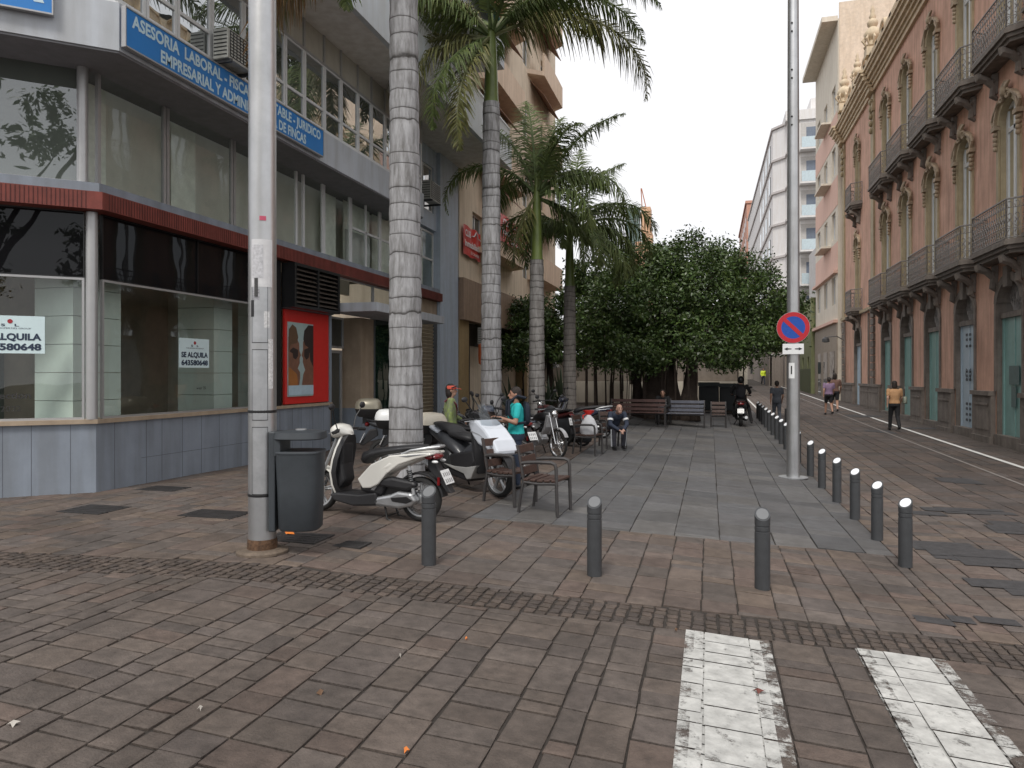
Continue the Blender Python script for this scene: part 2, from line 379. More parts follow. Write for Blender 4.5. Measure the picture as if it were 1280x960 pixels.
for j in range(26,100,2):
    mb.quad((2.2,j,zg(2.2,j)+.008),(2.3,j,zg(2.3,j)+.008),(2.3,j+2,zg(2.3,j+2)+.008),(2.2,j+2,zg(2.2,j+2)+.008))
struct(mb,'road_marking',M['kerbline'])
mb=MB()
for j in range(8,80,2):
    mb.quad((5.5,j,zg(5.5,j)+.008),(5.56,j,zg(5.56,j)+.008),(5.56,j+2,zg(5.56,j+2)+.008),(5.5,j+2,zg(5.5,j+2)+.008))
struct(mb,'drain_channel',mat('pale drain stone',(.22,.2,.185),.8,var=.2))
# manhole covers and other small plates
def plate(px,py,w_,l_,m,label):
    x,y=G(px,py); z=zg(x,y)
    mb=MB(); mb.box(x-w_/2,x+w_/2,y-l_/2,y+l_/2,z-.01,z+.006)
    for k in range(1,5): mb.box(x-w_/2+.04,x+w_/2-.04,y-l_/2+l_*k/5-.008,y-l_/2+l_*k/5+.008,z+.006,z+.011)
    tag(mb.build('manhole_cover',m,loc=(x,y,z)),label,'manhole cover')
mhm=mat('cast iron cover',(.045,.042,.042),.6,metal=.4,var=.3)
plate(118,637,.62,.5,mhm,'dark iron cover in the paving, leftmost, near the blue grey wall corner')
plate(270,643,.72,.42,mhm,'wide dark iron cover in the paving just left of the thick steel pole')
plate(372,672,.6,.4,mhm,'square iron cover in the paving under the grey litter bin')
plate(440,681,.3,.25,mhm,'small iron cover in the paving left of the leftmost front bollard')
plate(205,611,.6,.4,mhm,'iron cover in the paving close against the blue grey plinth')
# ================= FACADE TOOLS
class Frame:            # facade plane: u along wall, v up, d inwards
    def __init__(s,o,ux,uy,nx,ny): s.o=o; s.u=(ux,uy); s.n=(nx,ny)
    def __call__(s,u,v,d): return (s.o[0]+s.u[0]*u-s.n[0]*d, s.o[1]+s.u[1]*u-s.n[1]*d, v)
def fmb(F): m=MB(); m.T=F; return m
def wallgrid(mb,cols,v0,v1,depth=.3,arcseg=10):
    # cols: (u0,u1,[(a,b,arch_rise)]) ; makes the outer face and the reveals of each opening
    for u0,u1,ops in cols:
        v=v0
        for a,b,rise in ops:
            if a>v: mb.quad((u0,v,0),(u1,v,0),(u1,a,0),(u0,a,0))
            sp=b-rise
            mb.quad((u0,a,0),(u0,a,depth),(u0,sp,depth),(u0,sp,0)); mb.quad((u1,a,0),(u1,sp,0),(u1,sp,depth),(u1,a,depth))
            mb.quad((u0,a,0),(u1,a,0),(u1,a,depth),(u0,a,depth))
            if rise>0:
                pts=[((u0+u1)/2-(u1-u0)/2*math.cos(math.pi*k/arcseg), sp+rise*math.sin(math.pi*k/arcseg)) for k in range(arcseg+1)]
                for k in range(arcseg):
                    p,q=pts[k],pts[k+1]
                    mb.quad((p[0],p[1],0),(q[0],q[1],0),(q[0],b+.001,0),(p[0],b+.001,0))
                    mb.quad((p[0],p[1],0),(p[0],p[1],depth),(q[0],q[1],depth),(q[0],q[1],0))
            else: mb.quad((u0,b,0),(u0,b,depth),(u1,b,depth),(u1,b,0))
            v=b
        if v<v1: mb.quad((u0,v,0),(u1,v,0),(u1,v1,0),(u0,v1,0))
def window(F,par,u0,u1,v0,v1,d,mf,mg,nu=1,nv=(),bar=.05,name='window',pane='pane',rise=0,th=.05):
    f=fmb(F); f.box(u0,u0+bar,v0,v1,d-th,d) if False else None
    def bx(a,b,c,e): f.add([(a,c,d-th),(b,c,d-th),(b,c,d),(a,c,d),(a,e,d-th),(b,e,d-th),(b,e,d),(a,e,d)],[(0,3,2,1),(4,5,6,7),(0,1,5,4),(1,2,6,5),(2,3,7,6),(3,0,4,7)])
    bx(u0,u0+bar,v0,v1); bx(u1-bar,u1,v0,v1); bx(u0+bar,u1-bar,v0,v0+bar); bx(u0+bar,u1-bar,v1-bar,v1)
    for k in range(1,nu): c=u0+(u1-u0)*k/nu; bx(c-bar/2,c+bar/2,v0+bar,v1-bar)
    for v in nv: bx(u0+bar,u1-bar,v-bar/2,v+bar/2)
    o=f.build(name,mf,par)
    if mg:
        g=fmb(F); g.quad((u0+bar/2,v0+bar/2,d-th/2),(u1-bar/2,v0+bar/2,d-th/2),(u1-bar/2,v1-bar/2,d-th/2),(u0+bar/2,v1-bar/2,d-th/2))
        p=g.build(pane,mg,par); p.parent=o
    return o
def fbox(mb,u0,u1,v0,v1,d0,d1):
    mb.add([(u0,v0,d0),(u1,v0,d0),(u1,v0,d1),(u0,v0,d1),(u0,v1,d0),(u1,v1,d0),(u1,v1,d1),(u0,v1,d1)],[(0,3,2,1),(4,5,6,7),(0,1,5,4),(1,2,6,5),(2,3,7,6),(3,0,4,7)])
def flipquad(): pass
# ================= LEFT OFFICE BUILDING (corner building)
XA=-8.2; Y0=8.08; Y1=22.6
A=thing('corner_building','blue grey office building with empty glazed shop, red band and ribbon windows at left corner','building',(XA,14,0))
FR=Frame((XA,0),0,1,1,0)                 # street face, u = world Y
dxl,dyl=-.687,-.594; ln=math.hypot(dxl,dyl); dxl/=ln; dyl/=ln
FL=Frame((XA,Y0),dxl,dyl,-dyl*1.0,dxl*1.0)  # cut-off corner face, u from the corner to the left
# outward normal must point towards the street side
if FL.n[0]*(0-XA)+FL.n[1]*(0-Y0)<0: FL.n=(-FL.n[0],-FL.n[1])
LL=7.0
# plinth
mb=MB()
ins=lambda F,u,d:F(u,0,d)[:2]
def strip(mb,pathfn,z0,z1):
    pass
def bandsolid(z0,z1,dout,din,u1=Y1,uL=LL,r0=Y0):   # solid wrapped round the corner: outer offset dout (towards street), inner din
    # mitre at corner
    def corner(off):
        # intersection of the offset lines
        n1=(1,0); n2=FL.n; c1=XA+off; # x=c1 ; n2.(p-corner)=off
        y=Y0+(off-n2[0]*(c1-XA))/n2[1] if abs(n2[1])>1e-6 else Y0
        return (c1,y)
    co_,ci=corner(dout),corner(-din)
    def lp(off):
        p=FL(uL,0,-off); return (p[0],p[1])
    poly=[(XA+dout,u1),co_,lp(dout),lp(-din),ci,(XA-din,u1)]
    m=MB(); m.prism(poly,z0,z1,axis='z'); return m
bandsolid(-.3,1.19,0,.35,u1=14.46).build('plinth',M['bluegrey'],A)
b_=bandsolid(1.19,1.25,.05,.3,u1=14.46).build('sill',M['beigestone'],A)
b_=bandsolid(4.12,4.36,.2,.15,u1=20.95)
b_.build('ribbed_band',mat('red ribbed band',(.21,.045,.032),.6),A)
mb=fmb(FR); u=8.4
while u<14.4: fbox(mb,u,u+.006,.0,1.185,-.002,0); u+=random.choice([.32,.45,.45,.6])
fbox(mb,8.9,14.4,.62,.626,-.002,0)
build_split(mb,'panel_joint',mat('dark panel joint',(.09,.1,.12),.8),A)
mb=fmb(FL); u=.3
while u<6.8: fbox(mb,u,u+.006,.0,1.185,-.002,0); u+=random.choice([.32,.45,.6])
build_split(mb,'panel_joint',mat('dark panel joint',(.09,.1,.12),.8),A)
# thin joints between the ribs of the red band
mb=MB()
y=8.1
while y<20.9: mb.box(XA+.2,XA+.205,y,y+.008,4.13,4.35); y+=.05
m_=fmb(FL); u=.1
while u<LL: fbox(m_,u,u+.008,4.13,4.35,-.205,-.2); u+=.05
mb.v+=m_.v; n0=len(mb.v)-len(m_.v); mb.f+=[tuple(i+n0 for i in f) for f in m_.f]; mb.c+=m_.c
mb.build('rib_joints',mat('dark red joint',(.07,.02,.018),.8),A)
# sloping ledge above the band, and slab behind
bandsolid(4.361,4.5,.1,.3,u1=20.95).build('ledge',M['bluegrey'],A)
# shop glazing
def shopwin(F,par,u0,u1,split,dp=.06):
    window(F,par,u0,u1,1.25,3.2,dp,M['alu'],M['glass'],nu=1,bar=.03,name='shop_window')
    window(F,par,u0,u1,3.2,4.11,dp,M['black'],M['film'],nu=split,bar=.015,name='transom_window')
shopwin(FR,A,8.2,12.1,2); shopwin(FL,A,.14,2.4,1); shopwin(FL,A,2.46,4.8,1); shopwin(FL,A,4.86,LL,1)
mb=MB(); mb.lathe([(.075,1.25),(.075,4.11)],(XA-.05,Y0-.02,0),16); mb.lathe([(.07,4.5),(.07,6.3)],(XA-.15,Y0-.08,0),16); mb.build('corner_post',M['alu'],A,smooth=True)
# interior
it=MB()
ipoly=[(-8.45,14.4),(-8.45,8.15),(-13.2,4.05),(-16,7),(-16,14.4)]
it.add([(x,y,.3) for x,y in ipoly],[tuple(range(5))]); it.add([(x,y,3.95) for x,y in ipoly],[tuple(range(5))])
it.quad((-12.5,4.9,.3),(-12.5,14.4,.3),(-12.5,14.4,3.95),(-12.5,4.9,3.95)); it.quad((-15,14.4,.3),(-8.45,14.4,.3),(-8.45,14.4,3.95),(-15,14.4,3.95))
it.build('interior_wall',M['interior'],A)
mb=MB()
def tilecol(x0,x1,y0,y1):
    z=.3
    while z<3.9: mb.box(x0,x1,y0,y1,z,z+.392); z+=.4
tilecol(-9.3,-8.62,8.1,8.95); tilecol(-9.53,-8.75,11.24,11.76); tilecol(-9.6,-9.1,13.1,13.6)
mb.build('interior_column',M['tile'],A)
mb=MB(); mb.box(-12.4,-12.3,9.2,10.1,.3,2.6); mb.box(-12.4,-12.3,6.2,6.7,.3,2.4); build_split(mb,'interior_door',mat('grey green door',(.1,.13,.11),.5),A)
# writing on the lower glass
T_=lambda F,u0,v0,d,sg=1:(lambda a,b:F(u0+sg*a,v0+b,d))
dk_=mat('dark lettering film',(.03,.03,.03),.5)
mb=MB(); mb.text('hing Collection',.115,T_(FL,1.62,1.55,.0,-1),width=.86,bold=.02); mb.text('22 Winter 2022',.10,T_(FL,1.62,1.38,.0,-1),width=.75)
mb.text('wear 35',.07,T_(FR,10.1,1.62,.0)); mb.build('window_lettering',dk_,A)
# vent box, poster bay, red display
mb=fmb(FR); fbox(mb,12.55,14.35,3.2,3.26,-.3,0); fbox(mb,12.55,14.35,4.03,4.09,-.3,0); fbox(mb,12.55,12.62,3.26,4.03,-.3,0); fbox(mb,13.42,13.48,3.26,4.03,-.3,0); fbox(mb,14.28,14.35,3.26,4.03,-.3,0)
fbox(mb,12.1,12.5,1.25,4.11,-.02,.1)
vb=mb.build('vent_box',M['black'],A)
mb=fmb(FR); fbox(mb,12.62,14.28,3.26,4.03,-.02,.02); mb.build('vent_back',M['black'],A)
mb=fmb(FR)
for (a,b) in ((12.62,13.42),(13.48,14.28)):
    for k in range(8):
        v=3.3+k*.092; mb.add([(a,v,-.28),(b,v,-.28),(b,v+.05,-.2),(a,v+.05,-.2),(a,v+.012,-.28),(b,v+.012,-.28),(b,v+.062,-.2),(a,v+.062,-.2)],[(0,1,2,3),(4,5,6,7),(0,1,5,4)])
mb.build('vent_slats',mat('bronze slat',(.11,.09,.075),.4,metal=.4),A)
mb=fmb(FR); fbox(mb,12.62,14.42,3.19,3.21,-.1,.2); fbox(mb,14.36,14.46,1.25,4.11,-.03,.2); mb.build('bay_frame',M['bluegrey'],A)
# Entrance
mb=fmb(FR); fbox(mb,14.46,15.9,0.1,4.11,1.5,1.6); fbox(mb,14.46,14.5,0.1,4.11,0,1.5); mb.build('entrance_recess',mat('entrance brown wall',(.13,.1,.075),.6,stain=.2),A)
for k in range(2):
    d_=window(FR,A,14.6+k*.62,15.2+k*.62,.2,2.45,.5,M['alu'],M['glassdark'],bar=.07,name='entrance_door')
window(FR,A,14.55,15.9,2.5,3.25,.5,M['alu'],M['glassdark'],nu=1,bar=.05,name='fanlight')
mb=fmb(FR); fbox(mb,15.9,16.6,1.05,3.25,.0,.5); mb.build('entrance_pillar',M['beigestone'],A)
mb=fmb(FR); fbox(mb,15.9,16.6,-.2,1.05,-.03,.5); fbox(mb,16.6,19.2,-.2,.55,-.02,.3); build_split(mb,'entrance_base',M['bluegrey'],A)
mb=fmb(FR); fbox(mb,16.66,19.2,.55,3.3,.02,.1); mb.build('dark_panel',glass('dark green glass panel',refl=.25,dark=(.012,.03,.022)),A)
mb=fmb(FR); fbox(mb,16.6,16.66,.55,3.3,-.02,.1); fbox(mb,19.2,19.3,-.2,4.11,-.02,.1); fbox(mb,20.9,21.2,-.2,4.2,-.02,.25); build_split(mb,'jamb',mat('dark grey jamb',(.1,.11,.12),.5),A)
mb=fmb(FR); fbox(mb,18.0,18.25,2.2,2.4,.0,.03); fbox(mb,18.0,18.25,1.95,2.12,.0,.03); build_split(mb,'name_plate',M['white'],A)
window(FR,A,14.5,16.6,3.45,4.11,.05,M['alu'],M['glassup'],nu=1,bar=.04,name='transom_window'); window(FR,A,16.6,19.25,3.45,4.11,.05,M['alu'],M['glassup'],nu=1,bar=.04,name='transom_window')
mb=MB(); mb.box(-8.2,-7.05,14.42,18.6,3.26,3.46); mb.build('canopy',M['fasciagrey'],A,bevel=.01)
mb=MB(); mb.text('24',.14,lambda a,b:(-7.045,16.3+a,3.29+b)); mb.build('house_number',M['black'],A)
# shutter
mb=fmb(FR); v=.05
while v<3.7: mb.add([(19.3,v,.12),(20.9,v,.12),(20.9,v+.09,.07),(19.3,v+.09,.07),(20.9,v+.11,.12),(19.3,v+.11,.12)],[(0,1,2,3),(3,2,4,5)]); v+=.11
mb.build('roller_shutter',mat('beige shutter',(.33,.28,.2),.55,stain=.15),A)
mb=fmb(FR); fbox(mb,19.3,20.9,3.7,4.11,-.02,.15); mb.build('shutter_box',M['beigestone'],A)
# end pier
mb=fmb(FR); fbox(mb,20.95,Y1,-.2,8.75,-.12,1); mb.build('end_pier',mat('light blue pier paint',(.44,.51,.6),.65,var=.05,stain=.12),A)
# mezzanine
dM=.15
mb=fmb(FR); fbox(mb,8.0,20.95,4.4,6.6,3,3.1); mb.build('interior_wall',M['interior'],A)
us=[8.2,9.54,11.2,12.35,13.3,13.5,14.35,15.6,17.2,19.0,20.95]
for i in range(len(us)-1):
    a,b=us[i],us[i+1]
    if b-a<.3: continue
    window(FR,A,a+.01,b-.01,4.5,6.25,dM,M['alu'] if i<3 else M['whiteframe'],M['glassup'],bar=.055,name='mezzanine_window',nv=(() if i<7 else (5.4,)),nu=1 if i<7 else 2)
mb=fmb(FR)
for a,b,d in [(8.25,8.75,.35),(10.15,10.75,.4),(15.0,15.5,.3),(15.7,17.1,.22),(17.3,20.8,.25)]:
    mb.quad((a,4.45,dM+d),(b,4.45,dM+d),(b,6.25,dM+d),(a,6.25,dM+d))
build_split(mb,'blind',mat('pale green blind',(.72,.76,.7),.8),A)
mb=fmb(FR)
mb.quad((8.1,4.45,.75),(20.9,4.45,.75),(20.9,6.3,.75),(8.1,6.3,.75)); mb.build('frosted_screen',M['curtain'],A)
mb=fmb(FR); u=8.4
mb2=MB()
for k in range(26):
    a=15.75+k*.05; mb2.box(XA-.33,XA-.31,a,a+.02,4.5,5.4)
mb2.build('blind_slats',M['whiteframe'],A)
for a,b in ((.14,2.4),(2.46,4.7),(4.76,LL)):
    window(FL,A,a,b,4.5,6.25,.15,M['alu'],M['glasscorner'],bar=.05,name='mezzanine_window')
mb=fmb(FL); fbox(mb,0,LL,4.4,6.5,2.5,2.6); mb.build('interior_wall',M['interior'],A)
# fascia
bandsolid(6.13,6.76,.7,.3,u1=18.2).build('fascia',M['fasciagrey'],A)
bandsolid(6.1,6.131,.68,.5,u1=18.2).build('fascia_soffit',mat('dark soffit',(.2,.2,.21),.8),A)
# ribbon windows: plane 0.7 in front
FU=Frame((XA+.65,0),0,1,1,0)
bandsolid(6.76,6.8,.66,.6,u1=18.2).build('window_sill',M['whiteframe'],A)
ys=[]
for px in [150,183,222,265,305,333,357,381,406,427,448,465,482,499,516,533]:
    u=(px-640)/900; dx,dy=cY*u-sY,sY*u+cY; ys.append(dy*(-7.55/dx))
ys=[7.75]+[y for y in ys if 7.9<y<18]+[18.2]
for i in range(len(ys)-1):
    a,b=ys[i],ys[i+1]
    if b-a<.25: continue
    window(FU,A,a+.005,b-.005,6.8,8.15,.05,M['whiteframe'],M['glassmir'],bar=.05,nv=(7.22,),name='ribbon_window')
mb=fmb(FU)
for i in range(len(ys)-1): fbox(mb,ys[i]+.02,ys[i+1]-.02,8.17,8.8,.03,.1)
build_split(mb,'spandrel_panel',mat('taupe spandrel',(.46,.44,.38),.6,var=.06,stain=.1),A)
mb=fmb(FU)
for yv in ys: fbox(mb,yv-.03,yv+.03,8.15,8.8,.0,.06)
fbox(mb,7.7,18.2,8.13,8.18,-.01,.06); build_split(mb,'mullion',M['alu'],A)
mb=fmb(FL)
for k in range(5): 
    a=-.2+k*1.2
    window(Frame(FL(0,0,-.65)[:2],dxl,dyl,*FL.n),A,a+.05,a+1.15,6.8,8.8,.05,M['whiteframe'],M['glassmir'],bar=.05,nv=(7.4,),name='ribbon_window')
# curtains behind two ribbon windows
mb=fmb(FU); 
# inner core wall above and projecting balcony
bandsolid(6.8,8.8,.35,.6,u1=18.2).build('inner_wall',mat('dim office interior',(.1,.1,.09),.8),A)
mb=MB(); mb.box(-13,-6.55,8.2,23.2,8.75,8.95); mb.build('balcony_soffit',mat('balcony soffit render',(.78,.76,.72),.8,var=.04,stain=.15),A)
mb=MB(); mb.box(-6.55,-6.43,8.2,23.3,8.74,9.72); mb.build('balcony_parapet',M['whiteren'],A)
mb=MB(); mb.box(-6.55,-6.48,15,23.3,10.08,10.13)
y=15.
while y<23.3: mb.box(-6.53,-6.5,y,y+.03,9.72,10.08); y+=.11
mb.build('balcony_railing',M['whiteframe'],A)
mb=MB(); mb.box(-13,-8.3,8.2,23.2,8.95,20); mb.build('upper_wall',mat('beige upper wall',(.55,.51,.44),.8,stain=.1),A)
for z in (12.0,15.2):
    mb=MB(); mb.box(-13,-6.6,8.2,23.0,z,z+.9); mb.build('upper_slab',M['fasciagrey'],A)
for y in range(9,22,3): window(Frame((-8.28,0),0,1,1,0),A,y,y+1.8,9.0,11.4,.03,M['whiteframe'],M['glassmir'],nu=2,bar=.06,name='balcony_window')
mb=MB(); mb.box(-16,-8.9,8.6,22.5,8.95,19.9); 
mb=fmb(FR); fbox(mb,18.2,20.95,6.3,6.8,.0,.4); fbox(mb,18.2,20.95,8.2,8.75,0,.4); fbox(mb,18.2,18.5,6.8,8.2,0,.4); fbox(mb,20.7,20.95,6.8,8.2,0,.4); mb.build('recessed_wall',mat('light blue pier paint',(.33,.39,.46)),A)
window(FR,A,18.5,20.7,6.8,8.2,.1,M['whiteframe'],M['glassmir'],bar=.06,nu=3,nv=(7.3,),name='recessed_window')
# green awning panel on the balcony end
g_=mat('dark green awning cloth',(.01,.12,.1),.6,var=.1)
mb=MB(); mb.box(-8.3,-7.7,20.8,20.86,10.7,11.98); mb.prism([(-7.0,13.4),(-6.1,12.6),(-6.12,12.55),(-7.04,13.35)],19.0,21.5); tag(mb.build('awning',g_,loc=(-7.7,20.8,10.7)),'dark green cloth awning screening the end of the upper balcony','awning')
# signs
def signboard(F,par_label,u0,u1,v0,v1,lines,sg=1,fs=.2,d=-.03):
    t=thing('sign_board',par_label,'sign',F((u0+u1)/2,v0,d))
    m=fmb(F); fbox(m,min(u0,u1),max(u0,u1),v0,v1,d-.06,d); m.build('panel',M['blue'],t)
    m=fmb(F); a,b=min(u0,u1),max(u0,u1)
    for q in ((a-.015,b+.015,v0-.02,v0),(a-.015,b+.015,v1,v1+.02),(a-.015,a,v0,v1),(b,b+.015,v0,v1)): fbox(m,*q,d-.07,d)
    m.build('frame',M['alu'],t)
    m=MB()
    for s_,x,y,wd,size in lines: m.text(s_,size,(lambda x,y:(lambda p,q:F(u0+sg*(x+p),y+q,d-.064)))(x,y),width=wd,bold=.035)
    m.build('lettering',mat('pale sign lettering',(.55,.72,.8),.5,var=.05),t); return t
FS=Frame((XA+.7,0),0,1,1,0)
signboard(FS,'long blue sign reading ASESORIA LABORAL above the shop windows, right of the corner','u' and 7.78,12.78,6.2,6.70,
   [('ASESORIA  LABORAL - FISCAL - CONTABLE - JURIDICO',.1,6.49,4.8,.235),('EMPRESARIAL Y ADMINISTRADOR DE FINCAS',.62,6.245,3.75,.235)])
FS2=Frame(FL(0,0,-.7)[:2],dxl,dyl,*FL.n)
signboard(FS2,'blue sign with large pale letters on the cut corner face, cut off by the frame',3.6,.42,6.42,7.1,[('ASESORIA',.25,6.55,2.85,.62)],sg=-1)
# to-let posters inside the glass
def poster(F,u0,sg,w_,h,v0,label):
    t=thing('letting_poster',label,'poster',F(u0+sg*w_/2,v0,.0))
    m=fmb(F); a,b=sorted((u0,u0+sg*w_)); fbox(m,a,b,v0,v0+h,.0,.02); m.build('sheet',mat('pale blue poster paper',(.62,.76,.78),.5,var=.03),t)
    TT=lambda x,y:(lambda p,q:F(u0+sg*(x+p),v0+y+q,-.004))
    m=MB(); m.text('SE ALQUILA',h*.24,TT(w_*.05,h*.36),width=w_*.9,bold=.04); m.text('643580648',h*.24,TT(w_*.05,h*.09),width=w_*.9,bold=.04)
    m.text('THE PROPERTIES GROUP',h*.05,TT(w_*.2,h*.65),width=w_*.6)
    m.text('S   L',h*.09,TT(w_*.37,h*.72),width=w_*.26,bold=.02)
    m.build('lettering',mat('navy poster ink',(.02,.035,.07),.5),t)
    m=MB(); cu,cv=w_*.5,h*.85; m.add([F(u0+sg*(cu+h*.06*math.cos(k*.5236)),v0+cv+h*.06*math.sin(k*.5236),-.004) for k in range(12)],[tuple(range(12))]); m.build('logo',mat('poster crimson',(.35,.02,.03),.5),t)
poster(FR,9.71,1,.7,.48,1.98,'pale blue SE ALQUILA poster in the street side shop window')
poster(FL,1.38,-1,.78,.5,2.15,'pale blue letting poster in the corner window, cut by the frame edge')
# red display case with portrait poster
t=thing('display_case','red framed advertising case with a poster of two people in sunglasses','display case',(XA,13.4,1.22))
m=fmb(FR); fbox(m,12.64,14.34,1.27,3.18,-.02,.03); m.build('case',M['red'],t)
m=fmb(FR); fbox(m,12.72,13.66,1.42,2.93,-.045,-.02); m.build('poster',mat('poster sky',(.34,.45,.46),.4,c2=(.4,.5,.48),scale=3),t)
def blob(pts,name,mm,dd):
    m=fmb(FR); n=len(pts); m.add([(12.72+x*.94,1.42+y*1.51,dd) for x,y in pts],[tuple(range(n))]); return m.build(name,mm,t)
pskin=mat('poster skin',(.2,.1,.065),.5,var=.2,scale=8); phair=mat('poster dark hair',(.035,.025,.022),.5); pcoat=mat('poster orange coat',(.35,.14,.04),.5)
blob([(0,.15),(.42,.15),(.46,.25),(.45,.33),(.36,.38),(.44,.45),(.44,.52),(.49,.56),(.43,.62),(.42,.72),(.3,.8),(0,.8)],'face',pskin,-.047)
blob([(0,.6),(.1,.7),(.32,.72),(.38,.8),(.3,.93),(.15,.97),(.02,.9)],'hair',mat('poster brown hair',(.12,.07,.04),.5),-.049)
blob([(0,0.15),(.38,.15),(.33,.3),(.15,.36),(0,.4)],'coat',pcoat,-.0485)
blob([(1,.15),(.53,.15),(.58,.3),(.66,.36),(.6,.42),(.56,.47),(.57,.52),(.51,.56),(.57,.64),(.57,.74),(.7,.86),(1,.9)],'face',pskin,-.047)
blob([(1,.4),(.86,.5),(.84,.66),(.66,.7),(.58,.78),(.62,.9),(.78,.98),(1,.98)],'hair',phair,-.049)
blob([(.05,.62),(.18,.66),(.37,.63),(.37,.55),(.28,.5),(.18,.52),(.16,.58),(.05,.6)],'glasses',phair,-.051)
blob([(.98,.66),(.8,.67),(.62,.64),(.61,.55),(.7,.5),(.8,.53),(.83,.6),(.98,.62)],'glasses',phair,-.051)
blob([(.0,.02),(1,.02),(1,.15),(0,.15)],'caption_strip',mat('poster caption',(.45,.58,.66),.4),-.05)
# air conditioning units
def acunit(F,u,v,d,label,s=1):
    t=thing('air_conditioner',label,'air conditioner',F(u,v,d))
    m=fmb(F); fbox(m,u-.4*s,u+.4*s,v,v+.55*s,d-.32*s,d); m.build('housing',mat('off white unit casing',(.45,.46,.43),.5,stain=.2),t,bevel=.01)
    m=fmb(F)
    for k in range(9): fbox(m,u-.4*s+.06,u+.4*s-.06,v+.04+k*.058*s,v+.05+k*.058*s,d-.33*s,d-.32*s)
    for k in range(8):
        a=u-.34*s+k*.097*s; fbox(m,a,a+.008,v+.04,v+.51*s,d-.332*s,d-.32*s)
    for k in range(7): fbox(m,u-.408*s,u-.4*s,v+.05+k*.07*s,v+.065+k*.07*s,d-.3*s,d-.02)
    m.build('grille',M['black'],t)
    m=fmb(F); fbox(m,u-.35*s,u-.3*s,v-.05,v,d-.35*s,d+.1); fbox(m,u+.3*s,u+.35*s,v-.05,v,d-.35*s,d+.1); m.build('bracket',M['darkmet'],t)
FAC=Frame((XA+.7,0),0,1,1,0)
acunit(FAC,9.95,6.8,0,'white air conditioner on the ledge above the long blue sign, left of the thick pole',.85)
acunit(Frame((XA+.02,0),0,1,1,0),20.0,7.0,0,'beige air conditioner high on the pale blue pier behind the nearest palm',1)
# neighbouring beige building --------------------------------------------
B=thing('apartment_block','tall cream apartment block with brown balconies behind the palms','building',(XA,30,0))
XB=-8.05; FB=Frame((XB,0),0,1,1,0)
cols=[]; ops=[(6.2,7.6,0),(9.4,11,0),(12.6,14.2,0),(15.8,17.4,0),(19,20.6,0)]
u=22.62
for a,b in ((24.0,25.3),(27.5,28.8),(31,32.3),(34.5,35.8)):
    cols.append((u,a,[])); cols.append((a,b,ops)); u=b
cols.append((u,38,[]))
mb=fmb(FB); wallgrid(mb,cols,5.1,26); mb.build('wall',M['cream'],B)
for a,b in ((24.0,25.3),(27.5,28.8),(31,32.3),(34.5,35.8)):
    for o_ in ops: window(FB,B,a,b,o_[0],o_[1],.2,M['whiteframe'],M['glassdark'],nu=2,bar=.06)
mb=MB(); mb.box(-16,XB-.32,22.62,37.98,0,26); mb.quad((XB,38,0),(-16,38,0),(-16,38,26),(XB,38,26)); mb.quad((XB,22.62,5),(-16,22.62,5),(-16,22.62,26),(XB,22.62,26)); mb.build('core',M['cream'],B)
mb=fmb(FB); fbox(mb,22.62,38,3.7,5.1,-.15,.2); mb.build('cladding_band',mat('brown stone cladding',(.33,.23,.16),.65,var=.12,stain=.2),B)
mb=fmb(FB); fbox(mb,22.62,23.6,0,3.7,0,.6); fbox(mb,26.6,27.2,0,3.7,0,.6); fbox(mb,31,31.8,0,3.7,0,.6); fbox(mb,37,38,0,3.7,0,.6); build_split(mb,'pilaster',mat('yellow ochre pilaster',(.36,.26,.13),.7,stain=.15),B)
mb=fmb(FB); v=.1
while v<2.9: fbox(mb,24.6,26.4,v,v+.08,.4,.45); fbox(mb,27.4,30.8,v,v+.08,.4,.45); v+=.1
mb.build('roller_shutter',M['galv'],B)
mb=fmb(FB); fbox(mb,23.6,37,2.9,3.7,.3,.6); fbox(mb,23.6,24.6,0,2.9,.3,.6); build_split(mb,'shop_front',mat('dark shop front',(.07,.06,.05),.6),B)
for z in (6.4,9.4,12.6,15.8,19.0,22.2):
    for a,b in ((24.2,29.2),(31.8,37.)):
        mb=MB(); mb.prism([(XB,a),(XB+.7,a+.5),(XB+.7,b-.5),(XB,b)],z-.2,z,axis='z'); mb.prism([(XB+.6,a+.5),(XB+.7,a+.5),(XB+.7,b-.5),(XB+.6,b-.5)],z,z+.85,axis='z')
        mb.build('balcony',mat('salmon balcony render',(.74,.58,.44),.8,var=.05,stain=.15),B)
        mb=MB(); mb.prism([(XB,z+2.9),(XB+.65,z+2.2),(XB+.65,z+2.17),(XB,z+2.87)],a+.6,b-.6); mb.build('awning',M['brownsoffit'] if z<18 else mat('red awning cloth',(.4,.05,.035),.7),B)
def banner(u0,u1,v0,v1,label,d=-.76):
    t=thing('banner',label,'banner',FB((u0+u1)/2,v0,d)); w_=u1-u0; h=v1-v0
    m=fmb(FB); n=12
    m.add([(u0+w_*k/n,v0+ (v1-v0)*j+.03*math.sin(k),d+.015*math.sin(k*1.3)) for j in (0,1) for k in range(n+1)],[(k,k+1,n+2+k,n+1+k) for k in range(n)]); m.build('cloth',M['red'],t)
    TT=lambda x,y:(lambda p,q:FB(u0+x*w_+p,v0+y*h+q,d-.04))
    m=MB(); m.text('CLUB',h*.3,TT(.05,.64),width=w_*.3,bold=.03); m.text('inmobiliario',h*.3,TT(.03,.3),width=w_*.92,bold=.03); m.text('DE CANARIAS',h*.14,TT(.35,.08),width=w_*.5,bold=.02)
    m.tube([TT(.42,.72)(0,0),TT(.55,.75)(0,0),TT(.66,.93)(0,0),TT(.8,.75)(0,0),TT(.95,.72)(0,0)],.02,5); m.build('lettering',M['white'],t)
banner(24.9,28.9,6.7,7.7,'red banner with white CLUB lettering, between the second and third palm')
